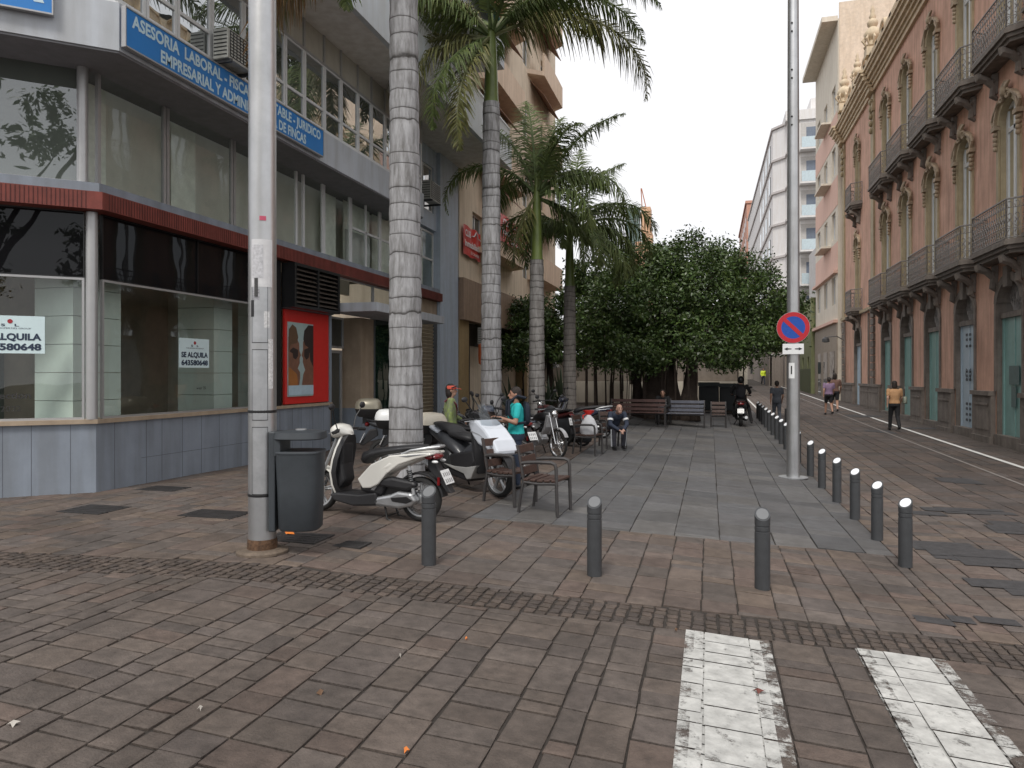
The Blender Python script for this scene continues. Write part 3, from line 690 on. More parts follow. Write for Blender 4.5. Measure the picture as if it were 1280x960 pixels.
banner(22.75,24.6,5.9,6.9,'red banner mostly hidden by palm leaves left of the second palm',d=-.1)
acunit(FB,25.0,2.95,0,'white air conditioner over the shop door behind the second palm',1.1)
mb=MB(); mb.lathe([(.02,2.2),(.09,2.25),(.11,2.5),(.1,2.9),(.03,2.95)],(-7.7,23.9,0),10); tag(mb.build('bundle',mat('orange bundle cloth',(.55,.13,.04),.6),loc=(-7.7,23.9,2.2)),'small orange lantern hanging in the shop doorway of the cream block','bundle')  # orange cloth thing hanging in the doorway, not a lamp
# ================= RIGHT PALACE
XR=7.65; PAL=thing('ornate_townhouse','salmon townhouse with carved window frames and wrought iron balconies along the street','building',(XR,32,0))
FP=Frame((XR,0),0,1,-1,0); ZB=-.4
bays=[18.4,21.9,25.35,28.75,32.25,35.7]; far=[42.2]
W1=.62; W0=.85
allb=bays+far
cols=[]; u=14.5
for c in allb:
    cols.append((u,c-W0,[])); u=c-W0
    cols.append((c-W0,c+W0,[(ZB+.2,4.45,.62)])); u=c+W0
cols.append((u,46.8,[]))
mb=fmb(FP); wallgrid(mb,cols,ZB,5.2,depth=.6)
cols=[]; u=14.5
for c in allb:
    w_=W1 if c<40 else .45
    cols.append((u,c-w_,[])); cols.append((c-w_,c+w_,[(5.35,9.2,.55),(10.65,14.35,.55)])); u=c+w_
cols.append((u,46.8,[]))
m2=fmb(FP); wallgrid(m2,cols,5.2,15.9,depth=.45)
b0=len(mb.v); mb.v+=m2.v; mb.f+=[tuple(i+b0 for i in f) for f in m2.f]; mb.c+=m2.c
mb.build('wall',M['pink'],PAL)
mb=MB(); mb.box(XR+.62,16,14.5,46.8,ZB,16.5); mb.quad((XR,14.5,ZB),(XR+.7,14.5,ZB),(XR+.7,14.5,16.5),(XR,14.5,16.5)); mb.quad((XR,46.8,ZB),(XR+.7,46.8,ZB),(XR+.7,46.8,16.5),(XR,46.8,16.5)); mb.build('core',M['pink'],PAL)
# ground floor stone surrounds, plinths, panels
panels=['teal','teal','lightblue','teal','teal','teal','lightblue']
def arcband(mb,c,w_,sp,rise,th,d0,d1,n=12):
    for k in range(n):
        a0,a1=math.pi*k/n,math.pi*(k+1)/n
        p=[(c-w_*math.cos(a),sp+rise*math.sin(a)) for a in (a0,a1)]; q=[(c-(w_+th)*math.cos(a),sp+(rise+th)*math.sin(a)) for a in (a0,a1)]
        mb.add([(p[0][0],p[0][1],d0),(p[1][0],p[1][1],d0),(q[1][0],q[1][1],d0),(q[0][0],q[0][1],d0),(p[0][0],p[0][1],d1),(p[1][0],p[1][1],d1),(q[1][0],q[1][1],d1),(q[0][0],q[0][1],d1)],
            [(0,1,2,3),(0,1,5,4),(3,2,6,7)])
for i,c in enumerate(allb):
    ss=fmb(FP)
    # stone lining: jambs and arch
    fbox(ss,c-W0,c-W0+.05,ZB,3.85,-.02,.58); fbox(ss,c+W0-.05,c+W0,ZB,3.85,-.02,.58)
    fbox(ss,c-W0-.13,c-W0,1.4,3.85,-.045,.0); fbox(ss,c+W0,c+W0+.13,1.4,3.85,-.045,.0)
    arcband(ss,c,W0-.08,3.83,.54,.22,-.05,.5)
    fbox(ss,c-W0+.05,c+W0-.05,3.4,3.55,.05,.4)
    fbox(ss,c-.14,c+.14,4.2,4.75,-.12,0)
    fbox(ss,c-W0-.05,c+W0+.05,ZB,ZB+.62,-.08,.3)
    ss.build('door_surround',M['greystone'],PAL)
e=[14.5]+sum([[c-W0-.13,c+W0+.13] for c in allb],[])+[46.8]
for k in range(0,len(e),2):
    a,b=e[k],e[k+1]
    if b-a<.2: continue
    pp=fmb(FP); fbox(pp,a,b,ZB,1.28,-.12,0); fbox(pp,a-.02,b+.02,1.28,1.4,-.18,0); fbox(pp,a-.02,b+.02,ZB,.12,-.16,-.0)
    fbox(pp,a+.25,b-.25,.3,1.0,-.135,-.12)
    fbox(pp,a+.2,b-.2,1.0,1.06,-.16,-.12)
    pp.build('plinth',M['greystone'],PAL)
# rusticated pilasters around the far bay
for c in (38.4,46.3):
    rq=fmb(FP); z=1.4
    while z<5.0: fbox(rq,c-.35,c+.35,z,z+.3,-.1,0); z+=.36
    rq.build('quoins',M['greystone'],PAL)
for i,c in enumerate(allb):
    pm=M[panels[i]]
    o=fmb(FP); fbox(o,c-W0+.05,c+W0-.05,ZB+.22,3.4,.13,.18); d_=o.build('shop_door',pm,PAL)
    o=fmb(FP); fbox(o,c-.02,c+.02,ZB+.45,3.4,.11,.13); fbox(o,c-W0+.05,c-W0+.14,ZB+.22,3.4,.10,.13); fbox(o,c+W0-.14,c+W0-.05,ZB+.22,3.4,.10,.13); fbox(o,c-W0+.14,c+W0-.14,ZB+.22,ZB+.45,.10,.13)
    x_=o.build('frame',mat('pale teal frame',(.25,.42,.4),.4) if pm is M['teal'] else M['lightblue'],PAL); x_.parent=d_
    o=fmb(FP); fbox(o,c-W0+.05,c+W0-.05,3.55,4.4,.2,.25); o.build('fanlight',M['glassdark'],PAL)
    o=fmb(FP)
    for k in range(-3,4):
        o.tube([(c+k*.08,3.55,.2),(c+k*.15,3.95,.18),(c+k*.1,4.3,.2)],.018,5)
    for k in range(5):
        cx=c-.4+k*.2; o.tube([(cx+.07*math.cos(t*.8),3.85+.1*math.sin(t*.8),.2) for t in range(9)],.015,5,caps=False)
    o.ell((c,3.95,.2),(.07,.2,.05),8,6)
    o.build('fanlight_grille',M['iron'],PAL)
# ornamental black motifs on the pale door, notices on the near teal panel
o=fmb(FP); c=25.35
for v in (3.1,2.95,2.75,1.95,1.82,1.7,.95,.8,.62,.45,-.05):
    for k in (-2,-1,1,2):
        o.tube([(c+k*.1-.035,v,.085),(c+k*.1,v+.05,.085),(c+k*.1+.035,v,.085),(c+k*.1,v-.04,.085),(c+k*.1-.035,v,.085)],.007,4)
for s_ in (-1,1): o.tube([(c+s_*.12,1.7,.085),(c+s_*.24,1.85,.085),(c+s_*.2,2.05,.085),(c+s_*.05,2.0,.085)],.009,4)
o.build('door_ornament',M['darkmet'],PAL)
o=fmb(FP); fbox(o,21.55,22.2,1.6,2.1,.085,.1); fbox(o,21.75,22.05,1.0,1.55,.085,.1); build_split(o,'notice_sticker',mat('grey sticker',(.1,.16,.16),.4),PAL)
# upper windows
frm=mat('ochre window frame stone',(.4,.33,.21),.7,var=.15,scale=4,stain=.2,bump=.1)
for c in allb:
    w_=W1 if c<40 else .45
    for (v0,v1,s_) in ((5.35,9.2,1),(10.65,14.35,.9)):
        fr=fmb(FP); or_=fmb(FP)
        sp=v1-.55
        fbox(fr,c-w_-.16,c-w_,v0,sp,-.06,.0); fbox(fr,c+w_,c+w_+.16,v0,sp,-.06,0)
        fbox(fr,c-w_,c-w_+.06,v0,sp,-.02,.18); fbox(fr,c+w_-.06,c+w_,v0,sp,-.02,.18)
        arcband(fr,c,w_-.04,sp,.52,.2,-.07,.4)
        arcband(or_,c,w_+.12,sp,.66,.09,-.13,0)
        # imposts with drops
        for q in (-1,1):
            fbox(or_,c+q*(w_+.12)-.14,c+q*(w_+.12)+.14,sp-.1,sp+.02,-.16,0)
            for k in range(4): or_.ell((c+q*(w_+.14),sp-.2-k*.13,-.08),(.1-.015*k,.08,.07),7,5)
            or_.tube([(c+q*(w_+.2),sp+.05,-.1),(c+q*(w_+.32),sp+.2,-.1),(c+q*(w_+.2),sp+.36,-.1),(c+q*(w_*.7),sp+.58,-.12)],[.05,.045,.05,.05],6)
        # crest: shell and scrolls
        top=v1+.12
        for k in range(-3,4): or_.tube([(c,top-.05,-.1),(c+k*.055,top+.18,-.14),(c+k*.1,top+.34-abs(k)*.03,-.12)],[.03,.045,.03],6)
        or_.ell((c,top+.05,-.14),(.12,.16,.1),8,6)
        for q in (-1,1):
            or_.tube([(c+q*(.1+.16*(t/10)+.09*math.cos(t*.9)),top+.02-.16*(t/10)+.09*math.sin(t*.9),-.12) for t in range(9)],.04,6)
        fo=fr.build('window_surround',frm,PAL); oo=or_.build('window_crest',M['stone'],PAL,smooth=60); oo.parent=fo
for c in allb:
    w_=W1 if c<40 else .45
    for v0,v1 in ((5.35,9.2),(10.65,14.35)):
        window(FP,PAL,c-w_+.06,c+w_-.06,v0,v1-.05,.16,M['whiteframe'],M['glassdark'],nu=2,nv=(v1-.75,),bar=.12,name='tall_window')
# cornice
def cornice(mb,u0,u1,ex=0):
    for v0,v1,d in ((15.5,15.7,.12),(15.7,15.85,.2),(15.85,16.0,.3),(16.0,16.2,.42),(16.2,16.33,.52),(16.33,16.45,.6)):
        fbox(mb,u0-(.0 if not ex else d*.5),u1+(0 if not ex else d*.5),v0,v1,-d-ex,0)
cs=fmb(FP); cornice(cs,14.5,38.0); cornice(cs,38.0+.001,38.8,.18); cornice(cs,38.801,46.0); cornice(cs,46.001,46.75,.18)
fbox(cs,14.5,46.8,16.45,17.2,-.15,.1)
for k in range(24): fbox(cs,14.9+k*1.35,15.3+k*1.35,16.45,17.35,-.25,.12)
fbox(cs,14.5,46.8,17.2,17.35,-.25,.15)
crn=mat('pale ochre cornice',(.66,.54,.38),.75,var=.12,stain=.2,bump=.1)
cs.build('cornice',crn,PAL)
for c in (38.4,46.3,14.9):
    pf_=fmb(FP); fbox(pf_,c-.3,c+.3,5.2,15.45,-.08,0); fbox(pf_,c-.36,c+.36,14.6,15.0,-.14,0)
    for k in range(5): pf_.ell((c,15.1-k*.35,-.14),(.2-.02*k,.16,.1),8,5)
    pf_.build('pilaster',frm,PAL)
pf_=fmb(FP); fbox(pf_,14.5,46.8,5.05,5.2,-.14,0); pf_.build('string_course',frm,PAL)
for c,h in ((38.4,.82),(46.0,.85),(42.2,.6)):
    f_=MB(); f_.T=lambda x,y,z,c=c,h=h:(XR-.05+x*h,c+y*h,17.3+z*h)
    f_.box(-.4,.4,-.4,.4,0,.5); f_.lathe([(.42,.5),(.5,.6),(.3,.7),(.25,.95),(.45,1.15),(.5,1.35),(.35,1.6),(.2,1.75),(.3,1.9),(.32,2.05),(.15,2.25),(.2,2.4),(.1,2.6),(.14,2.75),(.03,3.05)],n=12)
    for k in range(8):
        t=k*math.pi/4; f_.tube([(.35*math.cos(t),.35*math.sin(t),.7),(.55*math.cos(t),.55*math.sin(t),1.0),(.4*math.cos(t),.4*math.sin(t),1.25)],[.05,.08,.04],5)
    f_.build('finial',mat('pale carved finial',(.6,.5,.36),.75,var=.12,stain=.15),PAL,smooth=50)
# volutes between finials
for c in (40.3,44.1,36.2):
    f_=fmb(FP); f_.tube([(c+.5*math.cos(t*.5)*(1-t*.06),17.6+.45*math.sin(t*.5)*(1-t*.06)+.1,-.0) for t in range(12)],[.13-.006*t for t in range(12)],7)
    f_.build('parapet_scroll',crn,PAL,smooth=50)
# balconies, local geometry then copied
def balc_parts(hl,ch,pr,H):
    poly=lambda e:[(0,-hl-ch-e),(-pr-e*.7,-hl-e*.3),(-pr-e*.7,hl+e*.3),(0,hl+ch+e)]
    sl_=MB()
    for z0,z1,e in ((-.3,-.2,-.12),(-.2,-.1,-.02),(-.1,0,.08),(0,.05,.03)): sl_.prism([(p[0],p[1]) for p in poly(e)],z0,z1,axis='z')
    brs=[]
    for y in (-hl*.72,hl*.72):
        br=MB(); brs.append(br)
        br.tube([(0,y,-1.05),(-.12,y,-.95),(-.1,y,-.7),(-.25,y,-.5),(-.45,y,-.42),(-.5,y,-.3)],[.05,.09,.08,.11,.12,.08],7,flat=1)
        br.tube([(-.02,y,-.35),(-.02,y,-.9)],[.13,.07],6)
        for k in range(3): br.ell((-.12-k*.14,y,-.55+k*.05),(.09,.11,.09),7,5)
    ra=MB(); pts=[(0.0,-hl-ch),(-pr,-hl),(-pr,hl),(0.0,hl+ch)]
    for k in range(3):
        a,b=Vector(pts[k]+(0,)),Vector(pts[k+1]+(0,)); Ln=(b-a).length; d=(b-a)/Ln
        for z,r in ((.08,.016),(.3,.01),(.82,.01),(H,.026)): ra.tube([tuple(a+Vector((0,0,z))),tuple(b+Vector((0,0,z)))],r,5)
        n=max(3,int(Ln/.16))
        for i in range(n+1):
            p=a+d*(Ln*i/n); ra.tube([(p.x,p.y,.06),(p.x,p.y,H)],.009 if i not in (0,n) else .02,4)
            if i<n:
                q=a+d*(Ln*(i+.5)/n); r_=.055
                for zc in (.19,.42,.6,.9):
                    ra.tube([(q.x+d.x*r_*math.cos(t*.9+zc),q.y+d.y*r_*math.cos(t*.9+zc),zc+r_*1.5*math.sin(t*.9+zc)) for t in range(7)],.011,3,caps=False)
                # solid little leaves of the casting
                for zc in (.51,):
                    e=.03; ra.quad((q.x-d.x*e,q.y-d.y*e,zc),(q.x,q.y,zc-.055),(q.x+d.x*e,q.y+d.y*e,zc),(q.x,q.y,zc+.055))
    return sl_,brs[0],brs[1],ra
def balcony(c,z,hl,ch=.4,pr=.5,H=1.05,src=None):
    if src is None:
        parts=balc_parts(hl,ch,pr,H); obs=[]
        root=None
        for mb,n,m in zip(parts,('balcony','bracket','bracket','railing'),(M['greystone'],M['greystone'],M['greystone'],M['iron'])):
            o=mb.build(n,m,None); 
            if root is None: o.parent=PAL; root=o
            else: o.parent=root
            obs.append(o)
        src=obs
    else:
        obs=[s_.copy() for s_ in src]
        for o in obs: COL.objects.link(o)
        for o in obs[1:]: o.parent=obs[0]
        obs[0].parent=PAL
    obs[0].location=(XR-PAL.location.x, c-PAL.location.y, z)
    return src
s1=None
for c in bays:
    for z in (5.22,10.52):
        s1=balcony(c,z,1.2,src=s1)
s2=balcony(42.2,5.3,.75,.35,.5); balcony(42.2,10.9,0,src=s2)
mb=MB(); mb.tube([(XR-.16,14.6+k*1.0,5.02+.05*math.sin(k*1.9)) for k in range(32)],.012,5); mb.build('facade_cable',M['black'],PAL)
for y in (39.05,45.6):
    mb=MB(); mb.tube([(XR-.1,y,.1),(XR-.1,y,4.9)],.05,8); mb.build('downpipe',M['greystone'],PAL)
# wall lamp on the far corner of the townhouse
t=thing('wall_lantern','dark curved arm wall lamp on the far end of the salmon townhouse','wall lamp',(XR,46.0,3.8))
mb=MB(); mb.tube([(XR,46.5,3.9),(XR-.4,46.5,4.15),(XR-.9,46.5,4.1)],.03,6); mb.build('arm',M['darkmet'],t); mb=MB(); mb.lathe([(.05,4.12),(.2,4.0),(.22,3.82),(.1,3.78)],(XR-1.0,46.5,0),10); mb.build('lamp_head',M['darkmet'],t)
# ================= further street houses, right side
def simple_house(name,label,X,ya,yb,H,m,winm,rows,wu,wh,parts=(),depth=9,dark=M['glassdark']):
    t=thing(name,label,'building',(X,(ya+yb)/2,0)); F=Frame((X,0),0,1,-1,0)
    n=max(1,int((yb-ya)/wu[1])); cols=[]; u=ya
    for k in range(n):
        c=ya+(yb-ya)*(k+.5)/n; cols.append((u,c-wu[0]/2,[])); cols.append((c-wu[0]/2,c+wu[0]/2,[(r,r+wh,0) for r in rows])); u=c+wu[0]/2
        for r in rows: window(F,t,c-wu[0]/2,c+wu[0]/2,r,r+wh,.18,winm,dark,nu=2,bar=.08)
    cols.append((u,yb,[])); mb=fmb(F); wallgrid(mb,cols,-.5,H,depth=.25); mb.box  # outer skin
    mb.build('wall',m,t)
    mb=MB(); mb.box(X+.27,X+depth,ya,yb,-.5,H); mb.quad((X,ya,-.5),(X+.3,ya,-.5),(X+.3,ya,H),(X,ya,H)); mb.build('side_wall',m,t)
    return t,F
H2,F2=simple_house('apartment_house','narrow pink and white apartment house beyond the salmon townhouse',7.4,47.0,56.5,23.3,M['creamw'],M['whiteframe'],(6.2,10.2,14.2,18.0),(1.4,3.1),1.7)
mb=fmb(F2); 
for z0,z1 in ((8.1,9.9),(12.1,13.9),(16.1,17.8)): fbox(mb,47.02,56.4,z0,z1,-.02,0)
for z in (5.0,8.0): fbox(mb,47.02,56.5,z,z+.18,-.25,0)
build_split(mb,'pink_band',M['pinkl'],H2)
mb=fmb(F2); fbox(mb,47.02,56.5,23.2,23.5,-.9,0); 
for z in (9.9,13.9,17.8): fbox(mb,49.5,52.5,z,z+.12,-.6,0)
build_split(mb,'eaves',M['creamw'],H2)
mb=fmb(F2)
fbox(mb,47.02,56.5,-.4,4.9,-.06,0); mb.build('shop_facade',mat('taupe shop stone',(.33,.28,.23),.7,stain=.1),H2)
mb=fmb(F2)
for a,b in ((47.8,49.6),(50.6,52.2),(53.4,54.8)): fbox(mb,a,b,0.1,3.3,-.08,-.06)
build_split(mb,'shop_window',M['glassdark'],H2)
# gable wall behind, seen above the townhouse
mb=MB(); mb.box(7.45,19,46.85,46.98,15,24.2); mb.build('gable_wall',mat('cream gable render',(.66,.56,.45),.8,stain=.1),H2)
H3,F3=simple_house('olive_house','low olive green house between the pink apartment house and the white block',7.1,56.6,69.5,7.5,M['olive'],mat('brown window frame',(.12,.05,.03),.6),(1.6,4.6),(.9,3.2),1.6)
mb=fmb(F3); fbox(mb,56.6,69.5,-.4,2.3,-.03,0); mb.build('lower_wall',mat('dark olive base',(.1,.115,.055),.8,stain=.15),H3)
mb=MB(); mb.box(8.5,15,58,69,7.5,12.5); mb.build('rear_wall',mat('pale grey render',(.55,.54,.54),.8,stain=.15),H3)
# white block, step-fronted, balconies facing us
WB=thing('white_apartment_block','tall white apartment block with blue glass balconies at the end of the street','building',(6,80,0))
GY=71.0
mb=MB(); mb.prism([(5.8,GY+2.6),(6.9,GY+1.2),(6.9,GY),(12.5,GY),(12.5,GY+45),(5.6,GY+45)],0,25.3,axis='z'); mb.build('wall',M['whiteblk'],WB)
mb=MB()
for k in range(8):
    z=3.8+k*3.1; mb.prism([(5.65,GY+2.5),(6.75,GY+1.1),(6.75,GY-.15),(12.6,GY-.15),(12.6,GY+.5),(6.95,GY+1.3),(5.9,GY+2.8),(5.9,GY+45),(5.45,GY+45)],z-.15,z+.05,axis='z')
mb.build('floor_band',mat('warm grey string course',(.5,.47,.46),.8),WB)
mb=MB(); mb.box(5.52,5.58,GY+3,GY+45,0,5.2); mb.box(6.6,12.6,GY-.6,GY-.21,0,5.5); mb.prism([(5.72,GY+2.9),(5.72,GY+2.5),(6.6,GY+1.3),(6.6,GY-.2),(6.8,GY-.2),(6.8,GY+1.35)],0,5.2,axis='z'); mb.build('ground_floor',mat('taupe ground floor stone',(.27,.23,.2),.8,stain=.2),WB)
for k in range(7):
    z=3.8+k*3.1
    mb=MB(); mb.box(8.0,11.0,GY-.02,GY,z+.1,z+2.6); mb.build('loggia',mat('shaded loggia wall',(.5,.48,.46),.8),WB)
    mb=MB(); mb.box(8.5,9.5,GY-.06,GY-.02,z+.1,z+2.2); mb.box(9.7,10.6,GY-.06,GY-.02,z+.1,z+2.2); build_split(mb,'balcony_door',mat('blue grey glazing',(.16,.19,.24),.2),WB)
    mb=MB(); mb.box(8.0,11.0,GY-1.0,GY-.96,z+.1,z+1.05); mb.build('balcony_glass',mat('pale blue balustrade glass',(.52,.62,.67),.2),WB)
    mb=MB(); mb.box(7.9,11.1,GY-1.02,GY-.16,z-.08,z+.08); mb.build('balcony_slab',M['whiteblk'],WB)
    mb=MB()
    for j in range(9): mb.box(5.72,5.8,GY+5+j*4.3,GY+6.6+j*4.3,z+.6,z+2.2)
    build_split(mb,'side_window',M['glassdark'],WB)
mb=MB(); mb.box(6.7,12.7,GY-.2,GY+45,25.3,26.2); mb.box(9,12,GY+1,GY+4,26.2,27.6); mb.build('roof_parapet',M['whiteblk'],WB)
def farblock(name,label,x0,x1,y0,y1,H,m,nx=3,nz=5,ny=6,z0=2):
    t=thing(name,label,'building',((x0+x1)/2,y0,0)); mb=MB(); mb.box(x0,x1,y0,y1,0,H); mb.box(x0-.2,x1+.2,y0-.2,y1+.2,H,H+.4); mb.build('wall',m,t)
    mb=MB(); sx=x0 if x0>0 else x1; e=-.04 if x0>0 else .04
    dz=(H-z0)/nz
    for k in range(nz):
        for i in range(nx):
            c=x0+(x1-x0)*(i+.5)/nx; mb.box(c-.5,c+.5,y0-.04,y0-.002,z0+k*dz,z0+k*dz+1.5)
        for j in range(ny):
            c=y0+(y1-y0)*(j+.5)/ny; mb.box(min(sx,sx+e),max(sx,sx+e),c-.6,c+.6,z0+k*dz,z0+k*dz+1.5)
    build_split(mb,'window',M['glassdark'],t); return t
farblock('apartment_house','thin orange red apartment house beyond the white block',5.55,12,120,150,29,mat('orange red render',(.5,.27,.2),.8,stain=.1),3,8,7)
farblock('apartment_house','pale grey house closing the far end of the street behind the worker',-3,9.5,103,112,7.5,mat('greyish stone house',(.25,.22,.2),.8,stain=.2),5,2,2)
farblock('low_house','grey rendered low house left of the far street behind the ficus tree',-9,1.0,52,90,6.2,mat('dim warm grey render',(.27,.23,.21),.8,stain=.15),4,1,9,2.5)
farblock('glass_tower','distant dark green tower block above the ficus tree',at(791,300)[0]-2.6,at(791,300)[0]+2.4,at(791,300)[1],at(791,300)[1]+6,71,mat('grey green tower',(.12,.17,.16),.5),2,12,2)
# church like stepped tower
t=thing('stepped_tower','distant orange stepped tower with crane like lattice above the ficus tree','tower',(-13,120,0))
def tw(px,d): return at(px,d)
x,y=at(810,125)
mb=MB(); mb.box(x-1.1,x+1.2,y,y+3,0,23.5); mb.box(x-.9,x+.7,y,y+3,23.5,26.5); mb.box(x-1.2,x+.4,y,y+3,26.5,31); mb.box(x-2.2,x-1.1,y,y+3,0,25); mb.build('shaft',mat('pale orange tower render',(.62,.38,.24),.8,var=.1),t)
mb=MB(); mb.tube([(x-1.1,y+1,31),(x-1.3,y+1,34.5)],.09,5); mb.tube([(x-.4,y+1,31),(x-1.2,y+1,34.5)],.09,5); mb.build('lattice_mast',mat('rust mast',(.4,.15,.08),.6),t)
# wall at the back of the plaza
WX=34.0
t=thing('garden_wall','low cream wall with grey upper wall across the back of the plaza','wall',(-4,WX,0))
z=.35
mb=MB(); mb.box(-9,1.25,WX,WX+.25,0,1.55); mb.build('lower_wall',M['creamw'],t)
mb=MB(); mb.box(-9,1.25,WX+.3,WX+.5,0,2.75); mb.box(-9,1.25,WX+.2,WX+.55,2.75,2.85); mb.build('upper_wall',mat('brown grey wall',(.25,.215,.185),.8,stain=.15),t)
mb=MB(); mb.box(1.25,1.6,WX-.05,WX+.5,0,2.9); mb.build('end_post',M['creamw'],t)
mb=MB(); mb.box(-9,1.25,WX-.5,WX-.02,0,.55); mb.build('planter_kerb',mat('planter kerb',(.3,.26,.22),.8),t)
# dark recycling containers
for px,l in ((886,'left dark grey waste container against the cream wall'),(912,'right dark grey waste container against the cream wall')):
    x,y=at(px,31.5); t=thing('waste_container',l,'container',(x,y,zg(x,y)),org=False)
    mb=MB(); mb.box(-.42,.42,-.4,.4,.12,1.15); mb.build('body',mat('dark slate plastic',(.035,.042,.05),.5),t,bevel=.04)
    mb=MB(); mb.prism([(-.45,1.15),(.42,1.15),(.42,1.2),(-.4,1.32)],-.45,.45,axis='x'); mb.build('lid',mat('lid slate plastic',(.04,.05,.055),.45),t)
    mb=MB()
    for a in (-.35,.35):
        for b in (-.3,.3): mb.tube([(a-.03,b,.08),(a+.03,b,.08)],.08,10)
    build_split(mb,'wheel',M['rubber'],t)
# ================= STREET FURNITURE
# bollards
def bollard_proto(label,group,refl):
    t=thing('bollard',label,'bollard',(0,0,0),group,org=False)
    mb=MB(); sh=[(.066,0),(.066,.5),(.061,.503),(.061,.512),(.066,.515),(.066,.545),(.061,.548),(.061,.557),(.066,.56),(.066,.6)]
    mb.lathe(sh,n=28)
    # slanted top: last ring raised at the rear
    n=28; b=len(mb.v)-n
    for j in range(n):
        x,y,z=mb.v[b+j]; mb.v[b+j]=(x,y,.655+y*.75)
    mb.build('post',M['darkmet'],t,smooth=True)
    mb=MB(); ring=[]
    for r in (.0,.052):
        for j in range(20):
            a=2*math.pi*j/20; ring.append((r*math.cos(a),r*math.sin(a),.6575+r*math.sin(a)*.75))
    mb.add(ring[20:],[tuple(range(20))]); mb.build('cap',mat('bollard white reflector' if refl else 'bollard grey cap',(.8,.82,.85) if refl else (.16,.165,.17),.35,var=.05),t)
    return t
fb=bollard_proto('dark bollard at the front of the square, leftmost, before the white scooter','front bollards across the square',False)
x,y=G(536,706); place(fb,x,y,.0)
x,y=G(743,719); o=dup(fb,(x,y,zg(x,y)),0,'dark bollard at the front of the square, middle of three, below the wooden armchairs')
x,y=G(953,736); dup(fb,(x,y,zg(x,y)),0,'dark bollard at the front of the square, rightmost of three, nearest the crossing stripes')
rowY=[8.2,9.5,10.85,12.3,13.85,15.35,17.4,18.7,20.0,21.3,22.6,24,25.4,26.8,28.2,29.6,31]
sb=bollard_proto('white topped bollard of the street edge row, nearest the camera','row of bollards along the street edge',True)
ordn=['nearest the camera','second from the camera','third from the camera','fourth from the camera','fifth, right of the sign pole','sixth, just behind the sign pole','seventh from the camera','eighth from the camera','ninth from the camera','tenth from the camera','eleventh from the camera','twelfth from the camera','fourth from the far end','third from the far end','second from the far end','last but one','the farthest one']
ordn[12]='fifth from the far end';ordn[13]='fourth from the far end';ordn[14]='third from the far end'
place(sb,1.93,rowY[0],R(-35))
for k,y in enumerate(rowY[1:]):
    x=1.93-.004*k; dup(sb,(x,y,zg(x,y)),R(-35),'white topped bollard of the street edge row, '+ordn[k+1])
# poles
x1_,y1_=G(328,690)
t=thing('lamp_post','thick scuffed steel lamp post with stickers beside the litter bin','lamp post',(x1_,y1_,zg(x1_,y1_)),org=False)
mb=MB(); mb.lathe([(.124,0),(.124,2.2),(.122,5),(.115,9)],n=40); mb.build('pole',M['steel'],t,smooth=True)
mb=MB(); mb.lathe([(.23,0),(.23,.02),(.2,.035),(.135,.04)],n=30); mb.build('base_plate',mat('rusty base plate',(.13,.1,.075),.8,var=.4,scale=15,bump=.3),t)
mb=MB(); mb.lathe([(.134,.03),(.132,.1),(.128,.13)],n=30); mb.build('rust_collar',mat('mud and rust',(.1,.055,.03),.9,var=.6,scale=25,bump=.6),t)
def onpole(mb,r,a0,a1,z0,z1,n=8,e=.002):
    vs=[]; 
    for z in (z0,z1):
        for k in range(n+1):
            a=a0+(a1-a0)*k/n; vs.append(((r+e)*math.cos(a),(r+e)*math.sin(a),z))
    mb.add(vs,[(k,k+1,n+2+k,n+1+k) for k in range(n)])
fa=math.atan2(-y1_,-x1_)   # direction to where people read the pole from
for z0,z1 in ((.55,1.15),(1.22,1.85),(1.92,2.45)):
    mb=MB(); onpole(mb,.124,fa-.75,fa+.35,z0,z1,e=.003); d_=mb.build('service_door',mat('pole hatch steel',(.46,.47,.48),.42,metal=.8,var=.15,scale=6),t)
    mb=MB()
    for q in ((fa-.77,fa-.74,z0,z1),(fa+.35,fa+.38,z0,z1),(fa-.77,fa+.38,z0-.006,z0),(fa-.77,fa+.38,z1,z1+.006)): onpole(mb,.124,*q,n=6,e=.004)
    x_=mb.build('gap',M['black'],t); x_.parent=d_
mb=MB(); 
for z in (.52,1.28): mb.lathe([(.127,z),(.129,z+.005),(.129,z+.02),(.127,z+.025)],n=30)
build_split(mb,'strap',M['black'],t)
stk=mat('white sticker paper',(.62,.62,.63),.6,var=.1,scale=12); 
for a0,a1,z0,z1,mm,e in ((fa-.8,fa+.7,2.42,2.85,stk,.005),(fa-.72,fa+.05,2.5,2.8,mat('faded sticker print',(.5,.5,.52),.6,var=.25,scale=40),.007),(fa-.7,fa-.2,2.3,2.4,mat('torn grey sticker',(.3,.3,.32),.6,var=.6,scale=60),.005),(fa-.85,fa-.6,2.15,2.3,M['black'],.005),(fa-.2,fa+.25,3.02,3.06,mat('pink scribble',(.5,.08,.14),.6),.004),(fa-.55,fa-.3,2.33,2.5,mat('small black print',(.05,.05,.05),.6,var=.8,scale=70),.008),(fa+.1,fa+.5,2.05,2.2,mat('scraped glue',(.6,.6,.6),.7,var=.3,scale=50),.004),(fa+.4,fa+.8,1.5,1.95,mat('scraped glue',(.6,.6,.6),.7),.0035)):
    mb=MB(); onpole(mb,.124,a0,a1,z0,z1,e=e); mb.build('sticker',mm,t)
x2,y2=G(991.5,597)
t=thing('lamp_post','slim steel lamp post at the street edge carrying the no parking sign','lamp post',(x2,y2,zg(x2,y2)),org=False)
mb=MB(); mb.lathe([(.122,0),(.12,2),(.112,6),(.095,11)],n=32); mb.build('pole',M['steel'],t,smooth=True)
mb=MB(); mb.lathe([(.27,0),(.27,.018),(.13,.022)],n=28); mb.build('base_plate',M['galv'],t)
mb=MB()
